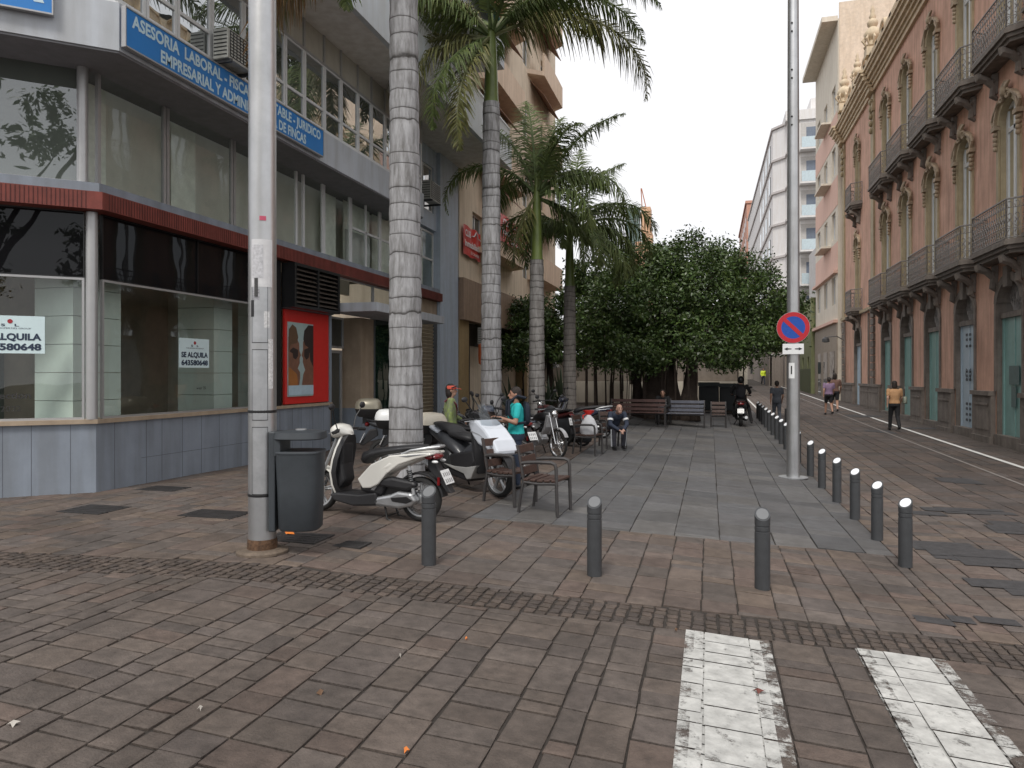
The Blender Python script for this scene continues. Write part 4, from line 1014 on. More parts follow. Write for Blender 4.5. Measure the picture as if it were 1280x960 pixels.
fa2=math.atan2(-y2,-x2)
for k in range(5):
    z=6.8+k*.9
    for dz in (0,.16): mb.ell((.115*math.cos(fa2-.2),.115*math.sin(fa2-.2),z+dz),(.02,.02,.02),6,4)
build_split(mb,'bolt',M['black'],t)
mb=MB(); onpole(mb,.12,fa2-.7,fa2+.2,1.92,2.22); mb.build('sticker',M['white'],t); mb=MB(); onpole(mb,.12,fa2-.35,fa2-.15,2.0,2.16,e=.004); mb.build('sticker_print',M['black'],t)
# no parking sign facing the camera side
def face(cx,cy,ang):     # local plane: u right seen from viewer, v up, w towards viewer
    ux,uy=-math.sin(ang),math.cos(ang)
    return lambda u,v,w: (cx+ux*u+math.cos(ang)*w, cy+uy*u+math.sin(ang)*w, v)
D2=math.hypot(x2,y2); zc=EYE+(468-410)/900*13.96
sg=thing('no_parking_sign','round blue no parking sign with red rim and slash on the slim pole','traffic sign',(x2,y2,zc)); 
fc=face(x2,y2,fa2); W=.125
def disc(r0,r1,w,name,m,n=40):
    mb=MB()
    if r0==0: mb.add([fc(r1*math.cos(2*math.pi*k/n),zc+r1*math.sin(2*math.pi*k/n),w) for k in range(n)],[tuple(range(n))])
    else:
        mb.add([fc(r*math.cos(2*math.pi*k/n),zc+r*math.sin(2*math.pi*k/n),w) for r in (r0,r1) for k in range(n)],[(k,(k+1)%n,n+(k+1)%n,n+k) for k in range(n)])
    return mb.build(name,m,sg)
mb=MB(); n=40; mb.loft([[fc(.3*math.cos(2*math.pi*k/n),zc+.3*math.sin(2*math.pi*k/n),w) for k in range(n)] for w in (W,W+.02)]); mb.build('plate',M['galv'],sg)
sred=mat('sign red',(.45,.015,.025),.35,var=.05); sblu=mat('traffic blue',(.01,.07,.36),.35,var=.05)
disc(.215,.295,W+.024,'rim',sred); disc(0,.215,W+.022,'disc',sblu)
mb=MB(); q=.215*.72; e=.026; mb.add([fc(-q-e,zc+q-e,W+.026),fc(-q+e,zc+q+e,W+.026),fc(q+e,zc-q+e,W+.026),fc(q-e,zc-q-e,W+.026)],[(0,1,2,3)]); mb.build('slash',sred,sg)
ap=thing('arrow_plate','small white plate with a double headed black arrow under the round sign','traffic sign',(x2,y2,zc-.4))
mb=MB(); mb.add([fc(a*.19,zc-.41+b*.1,w) for w in (W,W+.015) for a,b in ((-1,-1),(1,-1),(1,1),(-1,1))],[(0,1,2,3),(4,5,6,7),(0,1,5,4),(1,2,6,5),(2,3,7,6),(3,0,4,7)]); mb.build('plate',M['white'],ap)
mb=MB(); c_=zc-.41
for s_ in (-1,1):
    mb.add([fc(s_*.03,c_-.008,W+.018),fc(s_*.1,c_-.012,W+.018),fc(s_*.1,c_-.03,W+.018),fc(s_*.165,c_,W+.018),fc(s_*.1,c_+.03,W+.018),fc(s_*.1,c_+.012,W+.018),fc(s_*.03,c_+.008,W+.018)],[tuple(range(7))])
mb.build('arrow',M['black'],ap)
# litter bin, hung on the thick pole
dr=math.atan2(sY,cY); bx,by=x1_+.36*math.cos(dr-.05),y1_+.36*math.sin(dr-.05)
t=thing('litter_bin','dark grey hooded litter bin strapped to the thick steel pole','litter bin',(bx,by,zg(bx,by)),org=False)
t.rotation_euler=(0,0,dr)
def rr(a,b,z,n=28,p=3.2):
    out=[]
    for k in range(n):
        th=2*math.pi*k/n; c_,s_=math.cos(th),math.sin(th); out.append((a*abs(c_)**(2/p)*(1 if c_>0 else -1),b*abs(s_)**(2/p)*(1 if s_>0 else -1),z))
    return out
bm=mat('dark grey bin plastic',(.04,.047,.054),.5,var=.1,scale=12,bump=.03,bscale=200)
mb=MB(); mb.loft([rr(.17,.16,.23),rr(.185,.175,.25),rr(.195,.185,.6),rr(.21,.2,.92),rr(.213,.203,.94)]); mb.build('bucket',bm,t,smooth=True)
mb=MB(); mb.loft([rr(.215,.205,.925),rr(.217,.207,.935),rr(.213,.203,.945)]); mb.build('rim',bm,t,smooth=True)
mb=MB(); mb.loft([rr(.215,.2,1.05),rr(.225,.21,1.06),rr(.215,.2,1.115),rr(.12,.11,1.13)]); mb.build('hood',bm,t,smooth=True)
mb=MB(); mb.box(-.26,-.2,-.12,.12,.22,1.12); mb.box(-.2,-.14,-.15,.15,.9,1.07); mb.build('back_plate',bm,t,bevel=.01)
mb=MB(); mb.lathe([(.05,1.13),(.05,1.14)],n=14); mb.build('ashtray',M['galv'],t)
# benches and chairs of slatted wood
frm_=mat('dark bronze cast frame',(.045,.042,.042),.5,var=.2,scale=20,bump=.05,bscale=200)
def seat_furn(name,label,cat,wd,group=None,slat=M['wood']):
    t=thing(name,label,cat,(0,0,0),group,org=False)
    for s_ in (-1,1):
        y=s_*(wd/2-.02)
        mb=MB()
        def bar(pts,a=.024,b=.016):
            mb.tube([(p[0],y,p[1]) for p in pts],a,8,flat=.8)
        bar([(-.27,0),(-.245,.2),(-.2,.42),(-.25,.7),(-.29,.86)]); 
        mb.build('back_leg',frm_,t,smooth=True)
        mb=MB(); mb.tube([(p[0],y,p[1]) for p in [(.25,0),(.24,.3),(.235,.58),(.22,.635),(.17,.655),(0,.655),(-.15,.645),(-.235,.63)]],.023,8); mb.build('arm_leg',frm_,t,smooth=True)
        mb=MB(); mb.tube([(-.21,y,.4),(0,y,.385),(.235,y,.4)],.02,8); mb.build('side_rail',frm_,t,smooth=True)
    for k in range(5):
        mb=MB(); x=-.17+k*.095; mb.box(x-.038,x+.038,-wd/2,wd/2,.41+.004*abs(k-2),.438+.004*abs(k-2)); mb.build('seat_slat',slat,t,bevel=.005)
    for z,x in ((.8,-.275),(.66,-.243),(.53,-.222)):
        mb=MB(); mb.T=lambda a,b,c,x=x,z=z:(x+a+(c)*-.22,b,z+c); mb.box(-.014,.014,-wd/2,wd/2,-.048,.048); mb.build('back_slat',slat,t,bevel=.005)
    mb=MB(); mb.tube([(-.17,-wd/2,.36),(-.17,wd/2,.36)],.018,6); mb.build('cross_bar',frm_,t)
    return t
ch=seat_furn('slatted_armchair','nearest dark slatted armchair, its right arm and two front legs fully in view','chair',.52,'slatted armchairs on the square')
xa,ya=G(682,640); place(ch,xa,ya,R(-9))
xb,yb=G(640,628); dup(ch,(xb-.02,yb,zg(xb,yb)),R(-22),'dark slatted armchair half hidden behind the nearest one, before the maxi scooter')
xc,yc=G(735,568); dup(ch,(xc,yc,zg(xc,yc)),R(-10),'dark slatted armchair with a white drawstring bag on its seat')
xd,yd=G(764,561); dup(ch,(xd,yd+.25,zg(xd,yd)),R(-62),'dark slatted armchair with the bald man sitting on it')
xe,ye=G(898,534); dup(ch,(xe,ye,zg(xe,ye)),R(-90),'lone slatted armchair right of the benches under the ficus, before the waste containers')
bn=seat_furn('slatted_bench','slatted bench under the ficus, right one, with a glossy bluish back rest','bench',1.5,'slatted benches under the ficus',slat=mat('blue grey slat paint',(.07,.075,.1),.35,var=.15))
xf,yf=G(852,533); place(bn,xf,yf,R(-90))
b2=seat_furn('slatted_bench','reddish brown slatted bench left of the dark seated figure under the ficus','bench',1.8,'slatted benches under the ficus',slat=mat('reddish slat wood',(.07,.03,.024),.6,var=.3))
xg,yg=G(797,532); place(b2,xg,yg,R(-90))
# white drawstring bag on the chair
t=thing('drawstring_bag','white drawstring bag with a red top standing on the far armchair','bag',(xc+.02,yc-.02,zg(xc,yc)+.44),org=False)
mb=MB(); mb.loft([rr(.17,.1,0,16,2.4),rr(.2,.12,.05,16,2.4),rr(.19,.12,.18,16,2.4),rr(.12,.09,.33,16,2.2),rr(.04,.04,.42,16,2)]); mb.build('sack',mat('white bag cloth',(.6,.61,.63),.7,bump=.5,bscale=12),t,smooth=True)
mb=MB(); mb.loft([rr(.04,.04,.42,12,2),rr(.1,.06,.47,12,2),rr(.13,.07,.52,12,2)]); mb.tube([(-.05,-.05,.44),(-.12,-.08,.4),(-.1,-.1,.34)],.015,5); mb.build('red_top',M['red'],t,smooth=True)
# white parasol far left
px_,py_=at(689,31)
t=thing('parasol','small white parasol far behind between the third and fourth palm','parasol',(px_,py_,zg(px_,py_)),org=False)
mb=MB(); mb.lathe([(.42,1.75),(.4,1.8),(.2,2.02),(.02,2.1)],n=8); mb.build('canopy',M['white'],t); mb=MB(); mb.tube([(0,0,0),(0,0,2.0)],.03,8); mb.build('pole',M['galv'],t)
# ================= PALMS
def trunkmat(name,c,dark,sp,zoff=0):
    m=bpy.data.materials.new(name); m.use_nodes=True; n=m.node_tree.nodes; K=m.node_tree.links.new; b=n['Principled BSDF']
    tc=n.new('ShaderNodeTexCoord'); sx=n.new('ShaderNodeSeparateXYZ'); K(tc.outputs['Object'],sx.inputs[0])
    nz_=n.new('ShaderNodeTexNoise'); nz_.inputs['Scale'].default_value=2.5; nz_.inputs['Detail'].default_value=4; K(tc.outputs['Object'],nz_.inputs['Vector'])
    # ring position with uneven spacing
    mu=n.new('ShaderNodeMath'); mu.operation='MULTIPLY_ADD'; mu.inputs[1].default_value=.14; K(nz_.outputs['Fac'],mu.inputs[0]); K(sx.outputs['Z'],mu.inputs[2])
    n1=n.new('ShaderNodeTexNoise'); n1.noise_dimensions='1D'; n1.inputs['Scale'].default_value=1.6; K(sx.outputs['Z'],n1.inputs['W'])
    m2=n.new('ShaderNodeMath'); m2.operation='MULTIPLY_ADD'; m2.inputs[1].default_value=sp*2.2; K(n1.outputs['Fac'],m2.inputs[0]); K(mu.outputs[0],m2.inputs[2])
    dv=n.new('ShaderNodeMath'); dv.operation='DIVIDE'; dv.inputs[1].default_value=sp; K(m2.outputs[0],dv.inputs[0])
    frc=n.new('ShaderNodeMath'); frc.operation='FRACT'; K(dv.outputs[0],frc.inputs[0])
    rp=n.new('ShaderNodeValToRGB'); e=rp.color_ramp.elements; e[0].position=0; e[0].color=(.2,.19,.18,1); e[1].position=.05; e[1].color=(.78,.77,.76,1)
    x_=e.new(.14); x_.color=(.93,.93,.93,1); x_=e.new(.85); x_.color=(1,1,1,1); x_=e.new(.955); x_.color=(.82,.82,.82,1); x_=e.new(.985); x_.color=(.2,.19,.18,1)
    K(frc.outputs[0],rp.inputs[0])
    mp=n.new('ShaderNodeMapping'); mp.inputs['Scale'].default_value=(9,9,1.4); K(tc.outputs['Object'],mp.inputs[0])
    n3=n.new('ShaderNodeTexNoise'); n3.inputs['Scale'].default_value=1.6; n3.inputs['Detail'].default_value=8; n3.inputs['Roughness'].default_value=.7; K(mp.outputs[0],n3.inputs['Vector'])
    r3=n.new('ShaderNodeValToRGB'); r3.color_ramp.elements[0].position=.34; r3.color_ramp.elements[1].position=.62; r3.color_ramp.elements[0].color=dark+(1,); r3.color_ramp.elements[1].color=c+(1,); K(n3.outputs['Fac'],r3.inputs[0])
    ml=n.new('ShaderNodeMix'); ml.data_type='RGBA'; ml.blend_type='MULTIPLY'; ml.inputs[0].default_value=1; K(r3.outputs[0],ml.inputs[6]); K(rp.outputs[0],ml.inputs[7]); K(ml.outputs[2],b.inputs['Base Color'])
    bp=n.new('ShaderNodeBump'); bp.inputs['Strength'].default_value=.45; bp.inputs['Distance'].default_value=.02; K(rp.outputs[0],bp.inputs['Height']); K(bp.outputs[0],b.inputs['Normal'])
    b.inputs['Roughness'].default_value=.85; return m
def frond_mesh(L_,az,el,droop,leafL,n=60,dens=1.0,hang=.6,twist=0,seed=0,plum=.6):
    rg=random.Random(seed); mb=MB(); pts=[]; p=Vector((0,0,0)); e=el; seg=24
    h=Vector((math.cos(az),math.sin(az),0)); a_=az
    for k in range(seg+1):
        pts.append(p.copy()); d=Vector((math.cos(a_)*math.cos(e),math.sin(a_)*math.cos(e),math.sin(e))); p=p+d*(L_/seg); e-=droop*(k/seg+.35)/seg*1.6; a_+=twist/seg
    rad=[.045*(1-k/seg)**.8+.004 for k in range(seg+1)]
    mb.tube(pts,rad,5)
    nr=len(mb.f)
    for i in range(n):
        t=.1+.9*i/n; f=t*seg; k=min(int(f),seg-1); q=pts[k].lerp(pts[k+1],f-k); d=(pts[k+1]-pts[k]).normalized()
        side=d.cross(Vector((0,0,1))); side=side.normalized() if side.length>.05 else Vector((math.sin(az),-math.cos(az),0)); upv=side.cross(d).normalized()
        ll=leafL*(math.sin(math.pi*min(1,.18+t*.82))**.55)*(1 if t<.85 else .8)
        for s_ in (-1,1):
            if rg.random()>dens: continue
            pl=rg.uniform(-plum,plum)
            dr_=(side*s_*math.cos(pl)+upv*math.sin(pl)+d*rg.uniform(.45,.8)).normalized()
            l2=ll*rg.uniform(.8,1.12); w_=.0145+.006*rg.random()
            a=q; b=q+dr_*l2*.45+Vector((0,0,-hang*l2*.12)); c=b+(dr_+Vector((0,0,-hang*1.5))).normalized()*l2*.55
            wv=dr_.cross(upv if abs(dr_.dot(upv))<.9 else side).normalized()*w_
            col=rg.uniform(.7,1.3); cc=(col*rg.uniform(.95,1.15),col,col*.9)
            mb.add([a-wv*.6,a+wv*.6,b+wv,b-wv],[(0,1,2,3)],cc); mb.add([b-wv,b+wv,c+wv*.15,c-wv*.15],[(0,1,2,3)],cc)
    return mb
leafg=mat('palm leaflet green',(.11,.155,.052),.62,var=.3,attr=1,trans=.25)
leafd=mat('palm leaflet dry brown',(.24,.16,.08),.6,var=.3,attr=1,trans=.2)
leafo=mat('palm leaflet olive brown',(.16,.17,.07),.5,var=.3,attr=1,trans=.2)
def palm(label,px,d,r0,r1,z1,z2,fronds,tm,lean=0):
    X,Y=at(px,d); z0=zg(X,Y); t=thing('palm_tree',label,'palm tree',(X,Y,z0),'royal palms along the square',org=False)
    z1-=z0; z2-=z0; prof=[(r0*1.32,-.02),(r0*1.2,.1),(r0*1.05,.45),(r0,1.0)]; N=int(z1/.12)
    for k in range(N): 
        f=k/(N-1); z=1.1+(z1-1.1)*f; prof.append((r0+(r1-r0)*f+.006*math.sin(k*1.7),z))
    mb=MB(); mb.lathe(prof,n=28,tilt=lambda a,b,c:(a+lean*c,b,c)); mb.build('trunk',tm,t,smooth=True)
    mb=MB(); mb.lathe([(r1*.95,z1-.02),(r1*.86,z1+.1),(r1*.72,z1+.6*(z2-z1)),(r1*.6,z2-.1),(r1*.42,z2+.15),(r1*.2,z2+.6)],n=20,tilt=lambda a,b,c:(a+lean*c,b,c)); mb.build('crownshaft',mat('crownshaft green',(.12,.16,.04),.4,var=.18,scale=2.5),t,smooth=True)
    for i,(az,el,L_,dr_,lf,mm,hang,*more) in enumerate(fronds):
        tw_=more[0] if more else 0
        fm=frond_mesh(L_,az,el,dr_,lf,n=int(36*L_),hang=hang,seed=hash((px,i))%9999 if False else px*31+i,twist=tw_)
        rr_=r1*.5; o0=(rr_*math.cos(az)+lean*z2,rr_*math.sin(az),z2-.08+.25*max(0,math.sin(el)))
        fm.v=[(a+o0[0],b+o0[1],c+o0[2]) for a,b,c in fm.v]
        fm.build('frond',mm,t)
    return t
tm1=trunkmat('pale grey ringed palm bark',(.42,.42,.43),(.17,.165,.16),.26)
tm2=trunkmat('grey ringed palm bark',(.3,.29,.28),(.14,.13,.12),.2)
tm3=trunkmat('grey brown ringed palm bark',(.24,.22,.2),(.12,.11,.1),.16)
VR=-YAW  # azimuths below are relative to the image plane: 0 = to the right of the photograph, pi = to the left, -pi/2 = to the camera
def A_(deg): return R(deg)+YAW
g,b,o=leafg,leafd,leafo
palm('nearest and thickest royal palm, its crown above the frame, between white and grey scooters',508,10.2,.238,.195,7.5,8.65,
  [(A_(186),-.5,3.3,.75,.7,b,1.0),(A_(197),-.5,3.2,.8,.7,b,1.0),(A_(178),-.35,3.0,.9,.7,o,1.0),(A_(235),.5,2.8,1.8,.7,g,1),(A_(120),.6,3.2,1.6,.7,g,.8),(A_(60),.7,3.2,1.4,.7,g,.8),(A_(0),.6,3,1.5,.7,g,.8),(A_(300),.7,3,1.5,.7,g,.8),(A_(90),1.1,3,1.2,.7,g,.8)],tm1,lean=-.006)
palm('second royal palm with smooth light green crownshaft and one long frond arching right',614,17.2,.25,.2,8.35,9.95,
  [(A_(-3),.42,4.9,1.75,.95,o,1.1),(A_(182),.15,3.6,1.9,.8,o,.9),(A_(205),-.2,3.7,1.5,.75,o,1.0),(A_(238),-.75,3.4,.9,.7,o,.6),
   (A_(15),1.05,3.6,1.4,.8,o,.9),(A_(35),.95,4.2,1.6,.8,g,.9),(A_(150),1.0,3.4,1.3,.8,o,.9),(A_(190),.9,3.4,1.9,.75,o,.9),(A_(260),1.15,3.2,1.3,.7,g,.8),(A_(300),.9,3.2,1.7,.75,g,.9),(A_(90),.8,3.3,1.3,.75,g,.9),(A_(-15),.75,4.6,1.5,.8,g,1.0),(A_(5),.75,4.4,1.6,.9,g,1.0),(A_(170),.55,3.4,1.6,.8,g,.9),(A_(215),.5,3.2,1.5,.8,g,.9),(A_(225),-.5,3.3,1.0,.7,g,.7)],tm1)
palm('third royal palm with a green crownshaft in front of the red banner',671,19.1,.215,.18,4.9,6.6,
  [(A_(176),.85,3.5,2.3,.55,g,.8),(A_(210),-1.0,2.0,.5,.6,o,.5),(A_(10),-.2,2.4,1.6,.7,g,.9),(A_(60),1.25,3.0,.5,.7,g,.5),(A_(20),1.05,3.6,.6,.75,g,.5),(A_(140),1.2,3.0,.7,.7,g,.5),(A_(100),1.35,3.2,.4,.75,g,.4),(A_(-35),.25,2.3,1.9,.7,g,.9),(A_(-60),1.1,2.6,1.2,.7,g,.8),(A_(120),.7,3,1.6,.7,g,.8),(A_(-20),.6,2.9,1.7,.85,g,.9),(A_(40),.8,3.1,1.3,.85,g,.7),(A_(-10),-.5,2.4,1.1,.8,g,.8),(A_(80),1.0,3.2,1.0,.85,g,.6)],tm2)
palm('fourth and farthest royal palm, nearest the big ficus',712,21.5,.2,.165,4.5,6.1,
  [(A_(2),.85,3.3,1.9,.8,g,.8),(A_(25),1.2,3.0,.7,.75,g,.5),(A_(-8),.1,2.5,2.0,.8,g,1.0),(A_(-25),-.1,2.5,1.6,.75,g,1.0),(A_(-60),.2,2.4,2.0,.7,g,.9),(A_(70),1.3,3.0,.3,.7,g,.4),(A_(170),.7,2.8,1.8,.7,g,.8),(A_(215),.2,2.4,1.8,.7,g,.9),(A_(-100),.5,2.4,2,.7,g,.9),(A_(130),.6,2.6,1.6,.7,g,.8),(A_(15),.4,3.2,2.2,.8,g,1.0),(A_(5),.55,3.2,1.8,.9,g,1.0),(A_(-15),.3,2.5,1.7,.85,g,1.0),(A_(-35),0,2.6,1.4,.85,g,.9),(A_(195),.5,2.6,1.8,.8,g,.9),(A_(40),.9,3.0,1.3,.85,g,.7)],tm3)
# ================= FICUS TREES
def leafcloud(blobs,nl,size,seed=1,shell=.75):
    rg=np.random.default_rng(seed); w_=np.array([b[3]*b[4]*b[5] for b in blobs])**.67; w_/=w_.sum(); V=[];F=[];C=[]
    clumps=[]
    for b,ww in zip(blobs,w_):
        for _ in range(max(4,int(ww*nl/46))):
            d=rg.normal(size=3); d/=np.linalg.norm(d); r=shell+ (1-shell)*rg.random() if rg.random()<.8 else rg.random()*.8
            c=np.array(b[:3])+d*np.array(b[3:6])*r; clumps.append((c,rg.uniform(.16,.4),rg.uniform(.6,1.4),d))
    for c,r,g_,d in clumps:
        k=int(46*rg.uniform(.6,1.4)); P=rg.normal(size=(k,3))*r*.6+c
        for p in P:
            n_=rg.normal(size=3)+np.array([0,0,.8])+d*.5; n_/=np.linalg.norm(n_); a=np.cross(n_,rg.normal(size=3)); a/=np.linalg.norm(a); bb=np.cross(n_,a)
            s=size*rg.uniform(.6,1.3); i=len(V); V+= [tuple(p-a*s),tuple(p+bb*s*.45),tuple(p+a*s),tuple(p-bb*s*.45)]; F.append((i,i+1,i+2,i+3))
            q=g_*rg.uniform(.75,1.3); C.append((q*rg.uniform(.9,1.15),q,q*rg.uniform(.7,1)))
    mb=MB(); mb.v=V; mb.f=F; mb.c=C; return mb
fic=mat('ficus leaf dark green',(.06,.1,.033),.4,var=.3,attr=1,trans=.18,scale=1.2)
bark=mat('dark ficus bark',(.05,.036,.028),.9,var=.35,scale=5,bump=.6,bscale=30)
def ficus(label,X,Y,blobs,nl,size,trunks,roots,name='ficus_tree',cat='tree',seed=3):
    z0=zg(X,Y); t=thing(name,label,cat,(X,Y,z0)); rg=random.Random(seed)
    leafcloud([(b[0],b[1],b[2],b[3],b[4],b[5]) for b in blobs],nl,size,seed).build('crown',fic,t)
    mb=MB()
    for (x,y,r,h) in trunks:
        pts=[]; a=rg.uniform(0,6)
        for k in range(9):
            f=k/8; pts.append((x+.25*f*math.sin(a+f*2),y+.25*f*math.cos(a+f*3),z0-.1+h*f))
        mb.tube(pts,[r*(1.35-.5*min(1,k/3)) if k<3 else r*(.95-.06*k) for k in range(9)],10)
        for b in rg.sample(blobs,min(4,len(blobs))):
            e=Vector(b[:3]); s_=Vector(pts[-3]); mid=s_.lerp(e,.5)+Vector((rg.uniform(-.3,.3),rg.uniform(-.3,.3),.2)); mb.tube([s_,s_.lerp(mid,.5)+Vector((0,0,.1)),mid,e],[r*.55,r*.42,r*.3,.03],7)
    mb.build('trunk',bark,t,smooth=True)
    mb=MB()
    for (x,y,rr_,n_) in roots:
        for k in range(n_):
            a,b=x+rg.uniform(-rr_,rr_),y+rg.uniform(-.6,.6); bot=z0 if rg.random()<.75 else z0+rg.uniform(.5,1.6); top=z0+rg.uniform(2.3,3.2); q=rg.uniform(.012,.06)
            mb.tube([(a,b,bot),(a+rg.uniform(-.06,.06),b,bot*.5+top*.5),(a+rg.uniform(-.12,.12),b,top)],[q,q*.9,q*.8],5)
    if roots: mb.build('aerial_roots',bark,t)
    return t
def bl(px,py,d,rx,ry,rz):
    X,Y=at(px,d); return (X,Y,EYE+(468-py)/900*d,rx,ry,rz)
blobs=[bl(860,385,27,2.6,2.4,1.7),bl(800,375,26.5,1.8,2,1.6),bl(930,385,27.5,1.9,2.2,1.4),bl(870,335,27.5,1.9,1.9,1.0),bl(805,340,27,1.4,1.6,1.0),bl(930,345,28,1.2,1.5,.9),bl(760,400,26.5,1.3,1.6,1.2),bl(975,410,27,.95,1.3,.8),
 bl(860,436,26,2.9,2.3,.8),bl(780,440,25.5,1.4,1.6,.75),bl(935,418,26.5,1.6,1.8,.7),bl(862,302,27.5,.5,.6,.35),bl(900,318,28,.8,.8,.5),bl(830,322,27.5,.7,.8,.5),bl(985,380,28,.7,1,.5)]
tx,ty=at(815,27)
ficus('large dark ficus with hanging aerial roots in the middle of the square',tx,ty,blobs,88000,.074,
   [(tx+.1,ty,.55,3.4),(tx+.65,ty+.2,.42,3.4),(tx+1.35,ty,.33,3.2),(tx-.5,ty+.4,.24,3.2),(tx+.8,ty+.6,.3,3.2)],[(tx-1.3,ty-.1,.75,14),(tx+.1,ty-.5,.5,12),(tx+1.3,ty-.3,.4,8),(tx+2.9,ty,.6,2),(tx-2.6,ty,.4,1)])
blobs=[bl(655,410,30,1.3,1.5,1.1),bl(690,400,31,1.5,1.5,1.2),bl(735,390,30,1.3,1.5,1.5),bl(650,440,29,1.0,1.3,.7),bl(720,430,29,1.6,1.5,.9),bl(742,345,30,1.1,1.2,.9)]
tx2,ty2=at(668,30.5)
ficus('smaller dark ficus behind the third palm, left of the large one',tx2,ty2,blobs,24000,.09,[(tx2,ty2,.25,3),(tx2+.8,ty2,.2,3)],[(tx2,ty2,.8,8)],seed=8)
# tree across the junction whose branches mirror in the corner windows
rx_,ry_=.6,-9.5
_q=random.Random(5); blobs=[(rx_+_q.uniform(-5,5),ry_+_q.uniform(-3,3),_q.uniform(5.5,12.5),_q.uniform(.6,1.2),_q.uniform(.6,1.2),_q.uniform(.4,.8)) for k in range(38)]
ficus('broad street tree across the junction, mirrored in the corner windows',rx_,ry_,blobs,12000,.14,[(rx_,ry_,.3,6.5)],[],name='street_tree',seed=11)
# agaves
def agave(px,d,label,h=1.0):
    X,Y=at(px,d); t=thing('agave_plant',label,'plant',(X,Y,zg(X,Y)),'spiky plants by the back wall',org=False); mb=MB(); rg=random.Random(int(px))
    for k in range(22):
        a=k*2.4; e=rg.uniform(.5,1.4); L_=h*rg.uniform(.7,1.1); c_=Vector((math.cos(a)*math.cos(e),math.sin(a)*math.cos(e),math.sin(e))); s_=Vector((-math.sin(a),math.cos(a),0))*.05
        b_=Vector((0,0,.35)); mb.add([b_-s_,b_+s_,b_+c_*L_*.5+s_*1.2,b_+c_*L_*.5-s_*1.2,b_+c_*L_+Vector((0,0,-.05))],[(0,1,2,3),(3,2,4)])
    mb.build('leaves',mat('grey green agave leaf',(.05,.07,.04),.5,var=.2),t)
    mb=MB(); mb.lathe([(.1,0),(.12,.2),(.08,.4)],n=8); mb.build('stem',bark,t)
agave(686,25.5,'spiky agave just right of the third palm trunk',1.3); agave(702,27,'tall spiky agave left of the fourth palm trunk',1.6); agave(640,24,'spiky agave behind the man in the turquoise shirt',1.3)
# litter
def leaf(px,py,c,label,s=.04,nm='fallen_leaf',cat='leaf'):
    x,y=G(px,py); z=zg(x,y)+.01; mb=MB(); a=px*1.7
    pts=[(s*math.cos(a+q)*r_,s*math.sin(a+q)*r_) for q,r_ in ((0,1),(.8,.5),(1.6,.7),(2.5,.5),(3.1,1),(4.2,.5),(5.2,.6))]
    mb.add([(x+p[0],y+p[1],z+.012*math.sin(i*2.2)) for i,p in enumerate(pts)]+[(x,y,z+.018)],[(i,(i+1)%7,7) for i in range(7)]); tag(mb.build(nm,c,loc=(x,y,z)),label,cat)
lo=mat('orange petal',(.7,.2,.03),.6); lb=mat('brown dry leaf',(.16,.09,.05),.7); lw=mat('pale paper scrap',(.5,.47,.42),.7)
leaf(362,668,lo,'bright orange petals lying beneath the litter bin',.08,'flower_petals','petals')
leaf(1505/1,0,lo,'') if False else None
leaf(508,941,lo,'small orange leaf at the bottom of the picture, left of centre',.022)
leaf(583,801,lo,'tiny orange leaf on a paving joint left of the first white stripe',.014)
leaf(948,867,mat('red brown leaf',(.12,.03,.02),.7),'curled red brown leaf lying on the left white stripe',.035)
leaf(17,908,lw,'pale scrap near the bottom left corner of the paving',.03)
leaf(400,868,lb,'thin brown leaf in a paving joint in the lower left',.03)
leaf(500,822,lw,'tiny pale scrap on the paving in the lower middle',.012)
leaf(250,888,lw,'tiny pale scrap on the paving in the lower left',.014)
leaf(845,790,lb,'small dry leaf beside the top of the left white stripe',.015)
# ================= TWO WHEELERS  (local: x forward, y left, z up, rear axle at x=0)
def ring(x,z,hw,hh,n=20,p=2.6,a=0,y=0):
    out=[]
    for k in range(n):
        th=2*math.pi*k/n; c_,s_=math.cos(th),math.sin(th)
        yy=hw*abs(c_)**(2/p)*(1 if c_>0 else -1); hhh=hh*abs(s_)**(2/p)*(1 if s_>0 else -1)
        out.append((x-math.sin(a)*hhh,y+yy,z+math.cos(a)*hhh))
    return out
def body(par,name,m,secs,p=2.6,n=20):
    mb=MB(); mb.loft([ring(*(s[:4]),n=n,p=p,a=(s[4] if len(s)>4 else 0)) for s in secs]); return mb.build(name,m,par,smooth=60)
def pan(par,name,m,poly,y0,y1,bev=.012):
    mb=MB(); mb.prism(poly,y0,y1); return mb.build(name,m,par,bevel=bev)
def tb(par,name,m,*paths,n=8):
    mb=MB()
    for pts,r in paths: mb.tube(pts,r,n)
    return mb.build(name,m,par,smooth=True)
